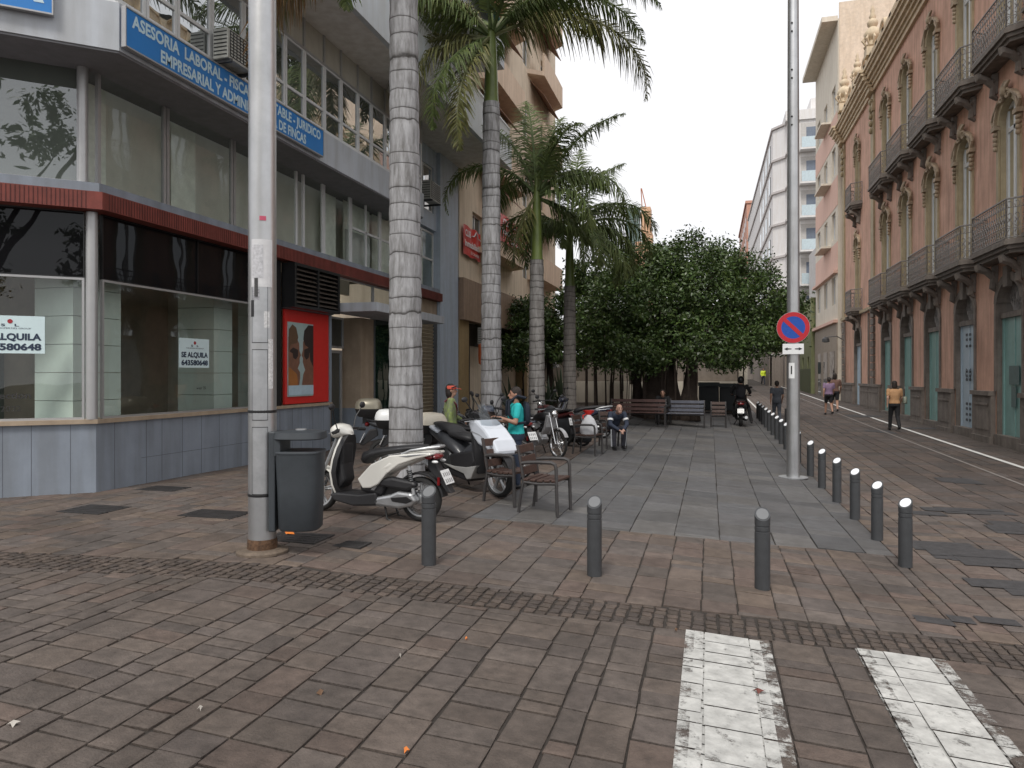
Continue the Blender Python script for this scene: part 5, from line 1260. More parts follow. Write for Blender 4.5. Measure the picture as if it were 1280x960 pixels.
def wheel(par,x,r,w_=.05,spokes=5,z=None,rimm=None,thin=False):
    z=r if z is None else z; mb=MB(); prof=[]
    t_=w_ if not thin else w_*.75
    for k in range(13):
        a=math.pi*k/12; prof.append((r-t_*.9+t_*.9*math.sin(a),-t_*math.cos(a)))
    prof=[(r-t_*1.1,-t_*.6)]+prof+[(r-t_*1.1,t_*.6)]
    vs=[]; mb.lathe(prof,(x,0,z),36,'y'); mb.f=mb.f[:-2]; o=mb.build('wheel',M['rubber'],par,smooth=True)
    mb=MB(); ri=r-t_*1.05
    mb.lathe([(ri,-t_*.62),(ri+.006,-t_*.6),(ri+.004,t_*.6),(ri,t_*.62),(ri-.022,t_*.5),(ri-.022,-t_*.5),(ri,-t_*.62)],(x,0,z),36,'y'); mb.f=mb.f[:-2]
    mb.lathe([(.045,-.055),(.05,-.04),(.05,.04),(.045,.055)],(x,0,z),16,'y')
    if thin:
        for k in range(24):
            a=2*math.pi*k/24; mb.tube([(x+.04*math.cos(a+.5*(-1)**k),.02*(-1)**k,z+.04*math.sin(a+.5*(-1)**k)),(x+ri*math.cos(a),0,z+ri*math.sin(a))],.0035,4)
    else:
        for k in range(spokes):
            a=2*math.pi*k/spokes+.4
            for da in (-.1,.1): mb.tube([(x+.03*math.cos(a),0,z+.03*math.sin(a)),(x+ri*.98*math.cos(a+da),0,z+ri*.98*math.sin(a+da))],[.02,.012],6)
    q=mb.build('rim',rimm or M['alloy'],par,smooth=True); q.parent=o
    mb=MB(); mb.lathe([(.05,.045),(.11,.045),(.11,.05),(.05,.05)],(x,0,z),24,'y'); q=mb.build('brake_disc',M['chrome'],par); q.parent=o
    return o
def mirror(par,y,x,z,h=.22,dx=-.02,face=-1):
    s_=1 if y>0 else -1
    o=tb(par,'mirror',M['black'],([(x,y*.55,z),(x+.01,y*.75,z+h*.55),(x+dx,y,z+h)],.007))
    mb=MB(); mb.ell((x+dx,y+s_*.02,z+h+.03),(.022,.055,.04),12,8); q=mb.build('mirror_head',M['blackpl'],par,smooth=True); q.parent=o
    return o
def plate_(par,x,z,a,w_=.11,h=.085,txt='0000 BBB'):
    mb=MB(); mb.T=lambda u,v,t:(x-math.cos(a)*t-math.sin(a)*v, u, z+math.cos(a)*v-math.sin(a)*t)
    mb.box(-w_,w_,-h,h,0,.008); o=mb.build('number_plate',M['white'],par)
    mb=MB()
    for r_ in (-.045,.03):
        for k in range(4): 
            u=-.075+k*.045; 
            for q in (0,.014): mb.add([(x-math.cos(a)*.0095-math.sin(a)*(r_+v), uu, z+math.cos(a)*(r_+v)-math.sin(a)*.0095) for uu,v in ((u+q,-.022),(u+q+.007,-.022),(u+q+.007,.022),(u+q,.022))],[(0,1,2,3)])
    q=mb.build('plate_marks',M['black'],par); q.parent=o
def handlebar(par,x,z,w_=.33,m=None):
    tb(par,'handlebar',M['black'],([(x-.06,-w_,z-.01),(x-.02,-w_*.6,z+.01),(x+.02,0,z),(x-.02,w_*.6,z+.01),(x-.06,w_,z-.01)],.014))
    for s_ in (-1,1):
        tb(par,'grip',M['rubber'],([(x-.045,s_*(w_-.12),z),(x-.065,s_*w_,z-.01)],.02))
        tb(par,'lever',M['alloy'],([(x,s_*.12,z-.0),(x+.03,s_*.2,z-.01),(x+.005,s_*(w_-.02),z-.02)],.007))
def legshield(par,name,m,prof,th=.025,k=1.4,n=12):
    mb=MB(); rings=[]
    for z,x,hw in prof:
        f=[(x-k*(hw*(2*i/n-1))**2, hw*(2*i/n-1), z) for i in range(n+1)]
        b=[(x-th-k*(hw*.96*(2*i/n-1))**2, hw*.96*(2*i/n-1), z) for i in range(n,-1,-1)]
        rings.append(f+b)
    mb.loft(rings); return mb.build(name,m,par,smooth=50)
def topbox(par,x,z,lidm,s=1.0):
    mb=MB(); sh=lambda zz,k:[(x+(.2*k)*a_,(.21*k)*b_,zz) for a_,b_ in [(abs(math.cos(t))**.62*(1 if math.cos(t)>0 else -1),abs(math.sin(t))**.62*(1 if math.sin(t)>0 else -1)) for t in [2*math.pi*j/28 for j in range(28)]]]
    mb.loft([sh(z,.72*s),sh(z+.02,.82*s),sh(z+.12*s,1.0*s)]); o=mb.build('top_box',M['blackpl'],par,smooth=50)
    mb=MB(); mb.loft([sh(z+.122*s,1.01*s),sh(z+.17*s,1.0*s),sh(z+.23*s,.9*s),sh(z+.265*s,.72*s),sh(z+.275*s,.4*s)]); q=mb.build('lid',lidm,par,smooth=50); q.parent=o
    mb=MB(); mb.box(x-.1,x+.1,-.05,.05,z-.12,z-.001); q=mb.build('carrier',M['black'],par); q.parent=o
taill=mat('tail light red',(.16,.008,.01),.2,coat=.5); amber=mat('amber lens',(.6,.22,.02),.25)
def classic_scooter(label,paint,box=None,seatm=None):
    t=thing('scooter',label,'scooter',(0,0,0),None,org=False)
    wheel(t,0,.255); wheel(t,1.36,.255)
    body(t,'rear_body',paint,[(.69,.42,.10,.05,.9),(.62,.47,.155,.12,.75),(.5,.545,.18,.14,.5),(.33,.63,.19,.125,.3),(.15,.70,.175,.095,.2),(-.03,.76,.13,.055,.15),(-.16,.785,.08,.035,.1),(-.22,.80,.03,.015)])
    pan(t,'side_panel',paint,[(.66,.35),(.73,.45),(.56,.63),(.32,.745),(0,.79),(-.19,.805),(-.2,.78),(0,.725),(.2,.65),(.36,.53),(.46,.41),(.56,.36)],-.185,.185,.02)
    pan(t,'side_trim',M['alloy'],[(.2,.745),(.08,.765),(-.06,.785),(-.15,.79),(-.05,.77),(.1,.74)],-.19,.19,.004)
    pan(t,'battery_cover',M['blackpl'],[(.72,.30),(.74,.42),(.62,.47),(.45,.52),(.38,.42),(.45,.27)],-.13,.13,.03)
    pan(t,'cover_trim',M['alloy'],[(.53,.33),(.58,.33),(.46,.48),(.43,.47)],-.142,.142,.004)
    body(t,'seat',seatm or M['blackpl'],[(.76,.64,.05,.04,-.6),(.71,.68,.115,.075,-.35),(.6,.735,.135,.06),(.45,.775,.14,.045),(.3,.80,.15,.042),(.12,.83,.14,.035),(-.03,.85,.1,.025),(-.09,.853,.04,.01)])
    tb(t,'grab_rail',M['galv'],([(.18,.15,.765),(.06,.16,.815),(-.14,.13,.855),(-.24,.06,.865),(-.24,-.06,.865),(-.14,-.13,.855),(.06,-.16,.815),(.18,-.15,.765)],.016))
    mb=MB(); mb.ell((-.19,0,.755),(.06,.11,.04),14,8); mb.ell((-.13,.11,.75),(.05,.03,.03),10,6); mb.ell((-.13,-.11,.75),(.05,.03,.03),10,6); mb.build('tail_light',taill,t,smooth=True)
    mb=MB(); mb.ell((-.21,.1,.70),(.04,.03,.018),8,6); mb.ell((-.21,-.1,.70),(.04,.03,.018),8,6); mb.build('indicator',M['white'],t,smooth=True)
    pan(t,'plate_holder',M['blackpl'],[(-.1,.72),(-.2,.68),(-.36,.42),(-.40,.36),(-.34,.36),(-.27,.45),(-.1,.62)],-.06,.06,.01)
    plate_(t,-.315,.53,-.5,w_=.1)
    mb=MB(); mb.box(-.265,-.235,.07,.085,.44,.53); mb.build('reflector',taill,t)
    arc=[(.31*math.cos(a),.255+.31*math.sin(a)) for a in [R(q) for q in range(20,171,10)]]; arc+=[(.285*math.cos(a),.255+.285*math.sin(a)) for a in [R(q) for q in range(170,19,-10)]]
    pan(t,'rear_mudguard',M['blackpl'],arc,-.065,.065,.004)
    pan(t,'air_box',M['blackpl'],[(.45,.38),(.5,.46),(.3,.5),(.02,.47),(-.02,.42),(.1,.36)],.07,.16,.03)
    pan(t,'transmission_case',M['alloy'],[(.55,.19),(.5,.16),(.2,.15),(.05,.19),(-.03,.26),(.05,.34),(.22,.345),(.32,.30),(.53,.25)],.06,.165,.03)
    pan(t,'engine',M['black'],[(.55,.18),(.3,.17),(.1,.2),(.1,.36),(.35,.40),(.55,.36)],-.12,.075,.02)
    mb=MB(); mb.prism([(.3,.27),(.1,.3),(.02,.26),(.1,.22),(.28,.23)],.165,.175); mb.build('case_badge',M['black'],t,bevel=.005)
    tb(t,'shock_absorber',M['galv'],([(.03,.125,.32),(.1,.125,.64)],.02)); 
    mb=MB()
    for k in range(9): mb.lathe([(.028,.40+k*.022),(.034,.407+k*.022),(.028,.414+k*.022)],(.055+k*.005,.125,0),12)
    mb.build('spring',M['black'],t)
    tb(t,'exhaust',M['galv'],([(.5,-.1,.2),(.3,-.14,.18)],.02),([(.3,-.15,.2),(.15,-.16,.25),(-.15,-.16,.32)],[.045,.06,.05]))
    pan(t,'floorboard',M['blackpl'],[(.45,.20),(.5,.16),(.8,.13),(1.05,.17),(1.12,.24),(1.04,.265),(.72,.27),(.5,.31)],-.165,.165,.02)
    prof=[(.17,1.04,.07),(.24,1.09,.12),(.35,1.13,.165),(.5,1.155,.195),(.65,1.13,.195),(.78,1.09,.17),(.88,1.05,.12),(.93,1.03,.08)]
    legshield(t,'leg_shield',paint,prof); legshield(t,'inner_shield',M['blackpl'],[(z,x-.03,h*.97) for z,x,h in prof],th=.06,k=1.2)
    pan(t,'glove_box',M['blackpl'],[(1.02,.3),(1.09,.35),(1.1,.6),(1.03,.86),(.97,.85),(.98,.6),(.94,.4)],-.12,.12,.03)
    arc=[(1.36+.295*math.cos(a),.255+.295*math.sin(a)) for a in [R(q) for q in range(15,156,10)]]; arc+=[(1.36+.275*math.cos(a),.255+.275*math.sin(a)) for a in [R(q) for q in range(155,14,-10)]]
    pan(t,'front_mudguard',paint,arc,-.06,.06,.006)
    tb(t,'fork',M['alloy'],([(1.36,.075,.255),(1.28,.075,.45),(1.12,.03,.88)],.018),([(1.36,-.075,.255),(1.28,-.075,.45),(1.12,-.03,.88)],.018))
    mb=MB(); mb.loft([ring(.94,.96,.05,.03,a=-.5),ring(1.0,.985,.13,.07,a=-.4),ring(1.08,.98,.16,.085,a=-.3),ring(1.15,.955,.12,.075,a=-.2),ring(1.18,.94,.06,.04)]); mb.build('handlebar_cover',paint,t,smooth=60)
    mb=MB(); mb.ell((1.16,0,.94),(.035,.085,.055),14,8); mb.build('headlight',mat('headlight lens',(.6,.62,.65),.1,coat=1),t,smooth=True)
    handlebar(t,1.03,.985); mirror(t,.3,1.02,1.0,.24); mirror(t,-.3,1.02,1.0,.24)
    tb(t,'centre_stand',M['black'],([(.42,.1,.2),(.36,.13,.02),(.3,.13,.0)],.012),([(.42,-.1,.2),(.36,-.13,.02),(.3,-.13,.0)],.012),([(.36,-.13,.05),(.36,.13,.05)],.01))
    if box: topbox(t,-.28,.9,box)
    return t
def maxi_scooter(label,paint,low,box=None,screen=True,bz=0):
    t=thing('maxi_scooter',label,'scooter',(0,0,0),None,org=False)
    wheel(t,0,.275,.065); wheel(t,1.5,.285,.055)
    dg=mat('charcoal body plastic',(.05,.053,.06),.4,coat=.3,var=.05)
    body(t,'rear_body',dg,[(.85,.48,.12,.06,.6),(.75,.55,.19,.12,.4),(.55,.63,.21,.13,.25),(.3,.70,.2,.11,.2),(.05,.76,.16,.085,.15),(-.15,.80,.11,.06),(-.3,.83,.05,.03)])
    body(t,'tail_panel',paint,[(.2,.80,.205,.03,.25),(.05,.83,.18,.04,.2),(-.15,.86,.13,.04),(-.3,.88,.05,.02)])
    body(t,'seat',M['blackpl'],[(.98,.72,.06,.03,-.4),(.9,.76,.14,.06),(.7,.775,.17,.055),(.5,.79,.17,.05),(.42,.84,.15,.06),(.2,.88,.15,.05),(0,.905,.11,.03)])
    pan(t,'tunnel',dg,[(.7,.45),(.85,.62),(1.1,.78),(1.25,.85),(1.3,.7),(1.15,.45),(1.05,.33),(.8,.33)],-.15,.15,.05)
    pan(t,'side_cover',M['blackpl'],[(.55,.5),(.8,.56),(1.15,.62),(1.2,.45),(1.05,.32),(.6,.33)],-.205,.205,.03)
    pan(t,'lower_fairing',low,[(.42,.36),(.65,.31),(.95,.27),(1.02,.2),(1.12,.22),(1.24,.42),(1.0,.37),(.7,.35)],-.215,.215,.012)
    pan(t,'floorboard',M['blackpl'],[(.5,.3),(.55,.2),(1.0,.16),(1.1,.2),(1.05,.3)],-.19,.19,.03)
    # front fairing, a full nose in the body colour
    pan(t,'front_fairing',paint,[(1.0,.985),(1.06,1.05),(1.2,1.05),(1.4,.94),(1.58,.80),(1.69,.67),(1.68,.6),(1.6,.6),(1.42,.68),(1.25,.72),(1.12,.82)],-.2,.2,.055)
    pan(t,'fairing_crease',mat('grey seam',(.3,.31,.33),.4),[(1.08,.9),(1.3,.86),(1.55,.73),(1.62,.67),(1.55,.715),(1.3,.845),(1.08,.885)],-.203,.203,0)
    legshield(t,'inner_shield',M['blackpl'],[(.3,1.24,.15),(.45,1.27,.2),(.65,1.25,.21),(.85,1.18,.19),(1.0,1.12,.15)],th=.07,k=1.2)
    body(t,'headlight',M['glassdark'],[(1.56,.70,.14,.035,-.5),(1.61,.68,.1,.035,-.5),(1.64,.665,.05,.02,-.5)])
    arc=[(1.5+.33*math.cos(a),.285+.33*math.sin(a)) for a in [R(q) for q in range(25,151,10)]]; arc+=[(1.5+.305*math.cos(a),.285+.305*math.sin(a)) for a in [R(q) for q in range(150,24,-10)]]
    pan(t,'front_mudguard',M['blackpl'],arc,-.07,.07,.006)
    tb(t,'fork',M['galv'],([(1.5,.085,.285),(1.36,.08,.65)],.02),([(1.5,-.085,.285),(1.36,-.08,.65)],.02))
    if screen:
        mb=MB(); vs=[]
        for i,(x,z,hw) in enumerate(((1.34,.98,.18),(1.26,1.12,.17),(1.16,1.27,.13))):
            for j in range(9): y=hw*(j/4-1); vs.append((x-1.0*y*y,y,z))
        mb.add(vs,[(r_*9+j,r_*9+j+1,(r_+1)*9+j+1,(r_+1)*9+j) for r_ in range(2) for j in range(8)]); mb.build('windscreen',glass('clear screen',(.75,.78,.8),.15),t,smooth=True)
    handlebar(t,1.12,1.05,.36); mirror(t,.33,1.15,1.06,.25); mirror(t,-.33,1.15,1.06,.25)
    pan(t,'engine',M['black'],[(.6,.2),(.2,.2),(-.02,.25),(.0,.35),(.3,.42),(.6,.42)],-.15,.12,.03)
    mb=MB(); mb.lathe([(.03,-.2),(.12,-.2),(.14,-.18),(.14,-.1)],(.48,0,.42),24,'y'); mb.lathe([(.02,-.205),(.06,-.205),(.06,-.2)],(.48,0,.42),16,'y'); mb.build('clutch_cover',mat('dark clutch cover',(.06,.062,.066),.35,metal=.4),t,smooth=True)
    tb(t,'exhaust',M['galv'],([(.5,-.12,.22),(.25,-.17,.22),(-.2,-.18,.33)],[.03,.055,.055]))
    mb=MB(); mb.ell((-.29,0,.80),(.05,.12,.05),12,8); mb.build('tail_light',taill,t,smooth=True)
    pan(t,'plate_holder',M['blackpl'],[(-.12,.72),(-.25,.7),(-.42,.45),(-.36,.43),(-.1,.6)],-.07,.07,.01); plate_(t,-.37,.56,-.45)
    tb(t,'side_stand',M['black'],([(.55,.12,.22),(.48,.24,.0)],.012))
    if box: topbox(t,-.27,.93+bz,box,1.15)
    return t
def moped(label,paint,tank,spoked=True,box=None,fair=None):
    t=thing('motorbike',label,'motorbike',(0,0,0),None,org=False)
    wheel(t,0,.3,.045,thin=spoked,rimm=M['chrome']); wheel(t,1.28,.3,.04,thin=spoked,rimm=M['chrome'])
    tb(t,'frame',M['black'],([(0,.07,.3),(.45,.09,.42),(.9,.05,.7),(1.02,0,.85)],.02),([(0,-.07,.3),(.45,-.09,.42),(.9,-.05,.7)],.02),([(.1,.08,.68),(.5,.08,.6),(.95,.03,.75)],.02),([(.45,0,.4),(.2,0,.66)],.025))
    pan(t,'engine',M['alloy'],[(.4,.22),(.75,.22),(.85,.35),(.7,.48),(.45,.45)],-.1,.1,.03)
    body(t,'tank',tank,[(.45,.74,.08,.06),(.6,.79,.13,.09),(.8,.82,.14,.1),(.95,.8,.08,.07),(1.0,.78,.03,.03)])
    body(t,'seat',M['blackpl'],[(.5,.76,.07,.04),(.35,.77,.11,.045),(.1,.8,.12,.04),(-.15,.85,.1,.03),(-.25,.86,.04,.015)])
    body(t,'side_panel',paint,[(.55,.6,.11,.06),(.3,.65,.13,.07),(0,.72,.11,.06),(-.25,.79,.05,.03)])
    pan(t,'front_cowl',paint,[(1.0,.88),(1.08,.86),(1.02,.62),(.88,.46),(.8,.44),(.92,.62)],-.13,.13,.02)
    arc=[(1.28+.335*math.cos(a),.3+.335*math.sin(a)) for a in [R(q) for q in range(30,151,10)]]; arc+=[(1.28+.32*math.cos(a),.3+.32*math.sin(a)) for a in [R(q) for q in range(150,29,-10)]]
    pan(t,'front_mudguard',fair or paint,arc,-.045,.045,.004)
    arc=[(.335*math.cos(a),.3+.335*math.sin(a)) for a in [R(q) for q in range(40,181,10)]]; arc+=[(.32*math.cos(a),.3+.32*math.sin(a)) for a in [R(q) for q in range(180,39,-10)]]
    pan(t,'rear_mudguard',M['black'],arc,-.05,.05,.004)
    tb(t,'fork',M['chrome'],([(1.28,.07,.3),(1.03,.07,.92)],.017),([(1.28,-.07,.3),(1.03,-.07,.92)],.017))
    tb(t,'exhaust',M['chrome'],([(.7,-.1,.3),(.5,-.13,.25),(.2,-.13,.26),(-.3,-.13,.34)],[.02,.025,.045,.045]))
    mb=MB(); mb.ell((1.12,0,.9),(.07,.085,.085),14,10); mb.build('headlight',M['chrome'],t,smooth=True)
    handlebar(t,.98,1.0,.34); mirror(t,.3,.97,1.0,.22); mirror(t,-.3,.97,1.0,.22)
    plate_(t,-.33,.6,-.35); mb=MB(); mb.ell((-.28,0,.74),(.03,.07,.03),10,6); mb.build('tail_light',taill,t,smooth=True)
    tb(t,'side_stand',M['black'],([(.55,.1,.25),(.5,.25,.0)],.012))
    if box: topbox(t,-.25,.88,box)
    return t
def put(t,rp,fp):      # rear and front ground points
    rz=math.atan2(fp[1]-rp[1],fp[0]-rp[0]); z=zg(*rp); z2=zg(*fp); L_=math.hypot(fp[0]-rp[0],fp[1]-rp[1])
    t.location=(rp[0],rp[1],z); t.rotation_euler=(0,-math.atan2(z2-z,L_),rz); return t
p=G(526,652); s1_=classic_scooter('white step-through scooter with black seat beside the litter bin, nearest the camera',M['scwhite'])
put(s1_,p,(p[0]-1.36,p[1]+.12))
p=(-4.05,10.42); s2_=maxi_scooter('silver white maxi scooter with a cream top box, facing right behind the armchairs',mat('pearl white paint',(.6,.64,.7),.22,coat=.6,var=.03),mat('silver lower fairing',(.42,.42,.41),.35,metal=.3),box=mat('cream top box lid',(.62,.57,.47),.4),bz=-.2)
put(s2_,p,(p[0]+1.23,p[1]-.86))
p=at(480,12.6); s3_=maxi_scooter('dark maxi scooter with black and silver lidded top box, left of the nearest palm',mat('gunmetal paint',(.06,.06,.065),.3,coat=.5),M['black'],box=mat('champagne box lid',(.25,.23,.18),.35,metal=.4))
put(s3_,p,(p[0]+1.15,p[1]+.5))
p=at(506,12.2); s4_=maxi_scooter('black maxi scooter with a white lidded top box, half hidden by the nearest palm',M['black'],M['blackpl'],box=M['white'],bz=-.17)
put(s4_,p,(p[0]+1.2,p[1]+.45))
p=at(560,12.2); s5_=moped('black motorbike with chrome bars and tall mirrors between the nearest and second palm',M['black'],M['black'])
put(s5_,p,(p[0]+1.2,p[1]-.2))
p=G(648,566); q=G(697,573); s6_=moped('silver and black moped with a spoked front wheel, right of the man in turquoise',mat('silver moped paint',(.45,.45,.46),.3,metal=.4),M['black'])
put(s6_,(q[0]-.95,q[1]+.85),q)
p=G(652,578); s7_=classic_scooter('blue grey scooter with its rear plate towards the man in turquoise',mat('blue grey scooter paint',(.08,.1,.14),.3,coat=.5))
put(s7_,p,(p[0]-1.1,p[1]+.75))
p=at(706,17.0); s8_=moped('dark red motorbike parked behind the third palm',mat('dark red paint',(.07,.012,.012),.3,coat=.4),mat('dark red paint',(.07,.012,.012),.3))
put(s8_,p,(p[0]-.9,p[1]+.9))
# covered motorbike
p=at(706,17.2); t=thing('covered_motorbike','motorbike under a black tarpaulin left of the far armchair with the bag','motorbike',(p[0],p[1],zg(*p)),org=False)
mb=MB(); rg=random.Random(4)
rings=[]
for x,z,hw,hh in ((-.95,.45,.05,.3),(-.8,.5,.22,.4),(-.5,.53,.3,.42),(-.2,.5,.32,.42),(.1,.5,.3,.4),(.4,.58,.34,.5),(.55,.6,.36,.52),(.75,.5,.25,.4),(.95,.42,.06,.28)):
    r_=ring(x,z,hw,hh,n=26,p=2.2); rings.append([(a+rg.uniform(-.015,.015),b*(1+.12*math.sin(k*2.1+x*7)*(1 if c<z else .3)),c+rg.uniform(-.012,.012)) for k,(a,b,c) in enumerate(r_)])
mb.loft(rings); mb.build('tarpaulin',mat('black tarpaulin',(.022,.024,.028),.45,var=.3,scale=6,bump=.5,bscale=9),t,smooth=60)
wheel(t,.7,.28,.05); wheel(t,-.65,.28,.05); t.rotation_euler=(0,0,R(150)); t.scale=(.85,.85,.82)
p=at(752,19); s9=classic_scooter('dark scooter behind the chair with the white bag',mat('navy scooter paint',(.03,.035,.06),.3,coat=.4)); put(s9,p,(p[0]-1.2,p[1]-.1))
# rider's scooter seen from behind
p=G(926,533); sr=maxi_scooter('black and dark red scooter seen from behind, its rider sitting on it by the bollards',mat('dark maroon paint',(.08,.012,.012),.35),M['black'],screen=False)
put(sr,p,(p[0]+.06,p[1]+1.5)); RID=p
# ================= PEOPLE  (local: x = facing direction, y = left)
def limb(mb,pts,rs,n=12):
    pts=[Vector(p) for p in pts]
    for i in range(len(pts)-1):
        a,b=pts[i],pts[i+1]; ra,rb=rs[i],rs[i+1]; mb.tube([a,a.lerp(b,.5),b],[ra,(ra+rb)/2*1.0,rb],n)
    for p,r in zip(pts,rs): mb.ell(p,(r,r,r),12,8)
def rem(o,vox,sm=4):
    m=o.modifiers.new('r','REMESH'); m.mode='VOXEL'; m.voxel_size=vox; m.use_smooth_shade=True
    s_=o.modifiers.new('s','SMOOTH'); s_.factor=.6; s_.iterations=sm; return o
def pose(H,kind='stand',**kw):
    k=H/1.7; J=dict(hip=(0,0,.92),chest=(0,0,1.22),neck=(0,0,1.43),head=(.02,0,1.57),
      sl=(0,.185,1.38),sr=(0,-.185,1.38),el=(-.02,.235,1.09),er=(-.02,-.235,1.09),wl=(.05,.24,.85),wr=(.05,-.24,.85),
      hl=(0,.09,.9),hr=(0,-.09,.9),kl=(.01,.1,.49),kr=(.01,-.1,.49),al=(-.01,.1,.08),ar=(-.01,-.1,.08))
    if kind=='walk':
        J.update(kl=(.14,.09,.5),al=(.22,.09,.09),kr=(-.02,-.09,.49),ar=(-.3,-.09,.16),el=(-.12,.23,1.12),wl=(-.1,.24,.87),er=(.06,-.24,1.11),wr=(.2,-.22,.92))
    if kind=='sit':
        J.update(hip=(0,0,.5),hl=(0,.09,.48),hr=(0,-.09,.48),chest=(.12,0,.78),neck=(.26,0,.97),head=(.35,0,1.09),sl=(.22,.18,.93),sr=(.22,-.18,.93),
          kl=(.44,.13,.5),kr=(.44,-.13,.5),al=(.42,.12,.08),ar=(.46,-.14,.08),el=(.34,.24,.66),er=(.34,-.24,.66),wl=(.54,.06,.56),wr=(.54,-.05,.55))
    if kind=='ride':
        J.update(hip=(0,0,.88),hl=(0,.1,.86),hr=(0,-.1,.86),chest=(.08,0,1.17),neck=(.14,0,1.38),head=(.17,0,1.52),sl=(.12,.2,1.33),sr=(.12,-.2,1.33),
          kl=(.4,.22,.66),kr=(.36,-.26,.6),al=(.35,.24,.3),ar=(.1,-.36,.08),el=(.25,.32,1.1),er=(.25,-.32,1.1),wl=(.5,.3,1.06),wr=(.5,-.3,1.06))
    J.update(kw)
    if kind in('stand','walk') or True: J={a:Vector(b)*k for a,b in J.items()}
    return J,k
def person(label,H,J,k,shirt,trou,hair=M['hair'],vox=.012,short=False,sleeve='short',shoe=M['black'],hairstyle='short',skinm=None,head_yaw=0,bulk=1.0,category='person',grip=True,skirt=None):
    sk_=skinm or M['skin']; t=thing('person',label,category,(0,0,0),None,org=False); V=Vector
    b=MB()
    hd=J['head']; ch_,sh_=math.cos(head_yaw),math.sin(head_yaw)
    hp=lambda x,y,z:(hd.x+(x*ch_-y*sh_)*k,hd.y+(x*sh_+y*ch_)*k,hd.z+z*k)
    b.ell(hp(-.005,0,.02),(.094*k,.078*k,.108*k),16,12); b.ell(hp(.03,0,-.055),(.062*k,.055*k,.06*k),12,8)
    b.tube([hp(.085,0,.02),hp(.112,0,-.018),hp(.085,0,-.03)],[.009*k,.015*k,.01*k],8)
    for s_ in (-1,1): b.ell(hp(-.01,s_*.08,0),(.018*k,.012*k,.03*k),8,6)
    b.ell(hp(.086,0,-.055),(.012*k,.024*k,.008*k),8,5)
    limb(b,[J['neck'],hd+V((0,0,-.05*k))],[.058*k,.052*k])
    hip,cst,nk=J['hip'],J['chest'],J['neck']
    def torso(mb,e,lo=None):
        secs=[(hip+V((0,0,-.09*k)),.12,.16),(hip,.125,.175),(hip.lerp(cst,.45),.105,.145),(cst,.12,.165),(cst.lerp(nk,.55),.105,.175),(cst.lerp(nk,.85),.075,.13),(nk,.055,.06)]
        rings=[]
        for i,(c_,a,w_) in enumerate(secs):
            if lo is not None and i<lo: continue
            if lo is not None and i==len(secs)-1: pass
            d=(secs[min(i+1,6)][0]-secs[max(i-1,0)][0]).normalized(); fx=V((d.z,0,-d.x)); 
            rings.append([tuple(c_+fx*(math.cos(2*math.pi*j/20)*(a*bulk+e)*k)+V((0,1,0))*(math.sin(2*math.pi*j/20)*(w_*bulk+e)*k)) for j in range(20)])
        mb.loft(rings)
    torso(b,-.012)
    for s_ in 'lr':
        limb(b,[J['s'+s_],J['e'+s_],J['w'+s_]],[.052*k,.04*k,.027*k]); limb(b,[J['h'+s_],J['k'+s_],J['a'+s_]],[.082*k,.055*k,.037*k])
        # hand: palm, four fingers, thumb
        wv=J['w'+s_]; d=(wv-J['e'+s_]).normalized(); side=d.cross(V((0,0,1))); side=side.normalized() if side.length>.1 else V((1,0,0))
        if side.x<0 and abs(d.z)>.7: side=-side
        nrm=side.cross(d).normalized(); ph=wv+d*.05*k
        q=MB(); rings=[]
        for f,wd,th in ((0,.02,.016),(.03,.034,.015),(.06,.04,.014),(.09,.038,.012)):
            c_=wv+d*f*k; rings.append([tuple(c_+side*math.cos(2*math.pi*j/10)*wd*k+nrm*math.sin(2*math.pi*j/10)*th*k) for j in range(10)])
        b.loft(rings)
        for i,(o_,l_) in enumerate(((-.028,.062),(-.01,.075),(.01,.07),(.027,.055))):
            a=wv+d*.085*k+side*o_*k; c1=a+d*l_*.5*k-nrm*.01*k; c2=c1+d*l_*.35*k-nrm*.03*k; b.tube([a,c1,c2],[.0095*k,.009*k,.008*k],6)
        a=wv+d*.03*k-side*.03*k; b.tube([a,a+d*.03*k-side*.028*k,a+d*.06*k-side*.03*k-nrm*.012*k],[.012*k,.011*k,.009*k],6)
    rem(b.build('body',sk_,t),vox*.7,3)
    # eyes, brows, mouth
    e=MB(); 
    for s_ in (-1,1): e.ell(hp(.083,s_*.032,.022),(.008*k,.012*k,.006*k),8,5); e.tube([hp(.086,s_*.015,.045),hp(.088,s_*.035,.05),hp(.078,s_*.052,.043)],.004*k,5)
    e.build('eyes',M['black'],t)
    # shirt
    s=MB(); torso(s,.012,1)
    for q in 'lr':
        a,m_,w_=J['s'+q],J['e'+q],J['w'+q]
        if sleeve=='short': limb(s,[a,a.lerp(m_,.62)],[.07*k,.06*k])
        elif sleeve=='long': limb(s,[a,m_,m_.lerp(w_,.92)],[.068*k,.056*k,.04*k])
        else: s.ell(a,(.06*k,.06*k,.06*k),10,8)
    so_=rem(s.build('shirt',shirt,t),vox,3)
    tr=MB(); secs=[(hip+V((0,0,.05*k)),.125,.165),(hip,.135,.185),(hip+V((0,0,-.09*k)),.13,.18)]
    tr.loft([[tuple(c_+V((math.cos(2*math.pi*j/18)*a*k*bulk,math.sin(2*math.pi*j/18)*w_*k*bulk,0))) for j in range(18)] for c_,a,w_ in secs])
    for q in 'lr':
        a,m_,w_=J['h'+q],J['k'+q],J['a'+q]
        if short: limb(tr,[a,a.lerp(m_,.75)],[.1*k,.078*k])
        else: limb(tr,[a,m_,m_.lerp(w_,.93)],[.096*k,.07*k,.056*k])
    rem(tr.build('trousers' if not short else 'shorts',trou,t),vox,3)
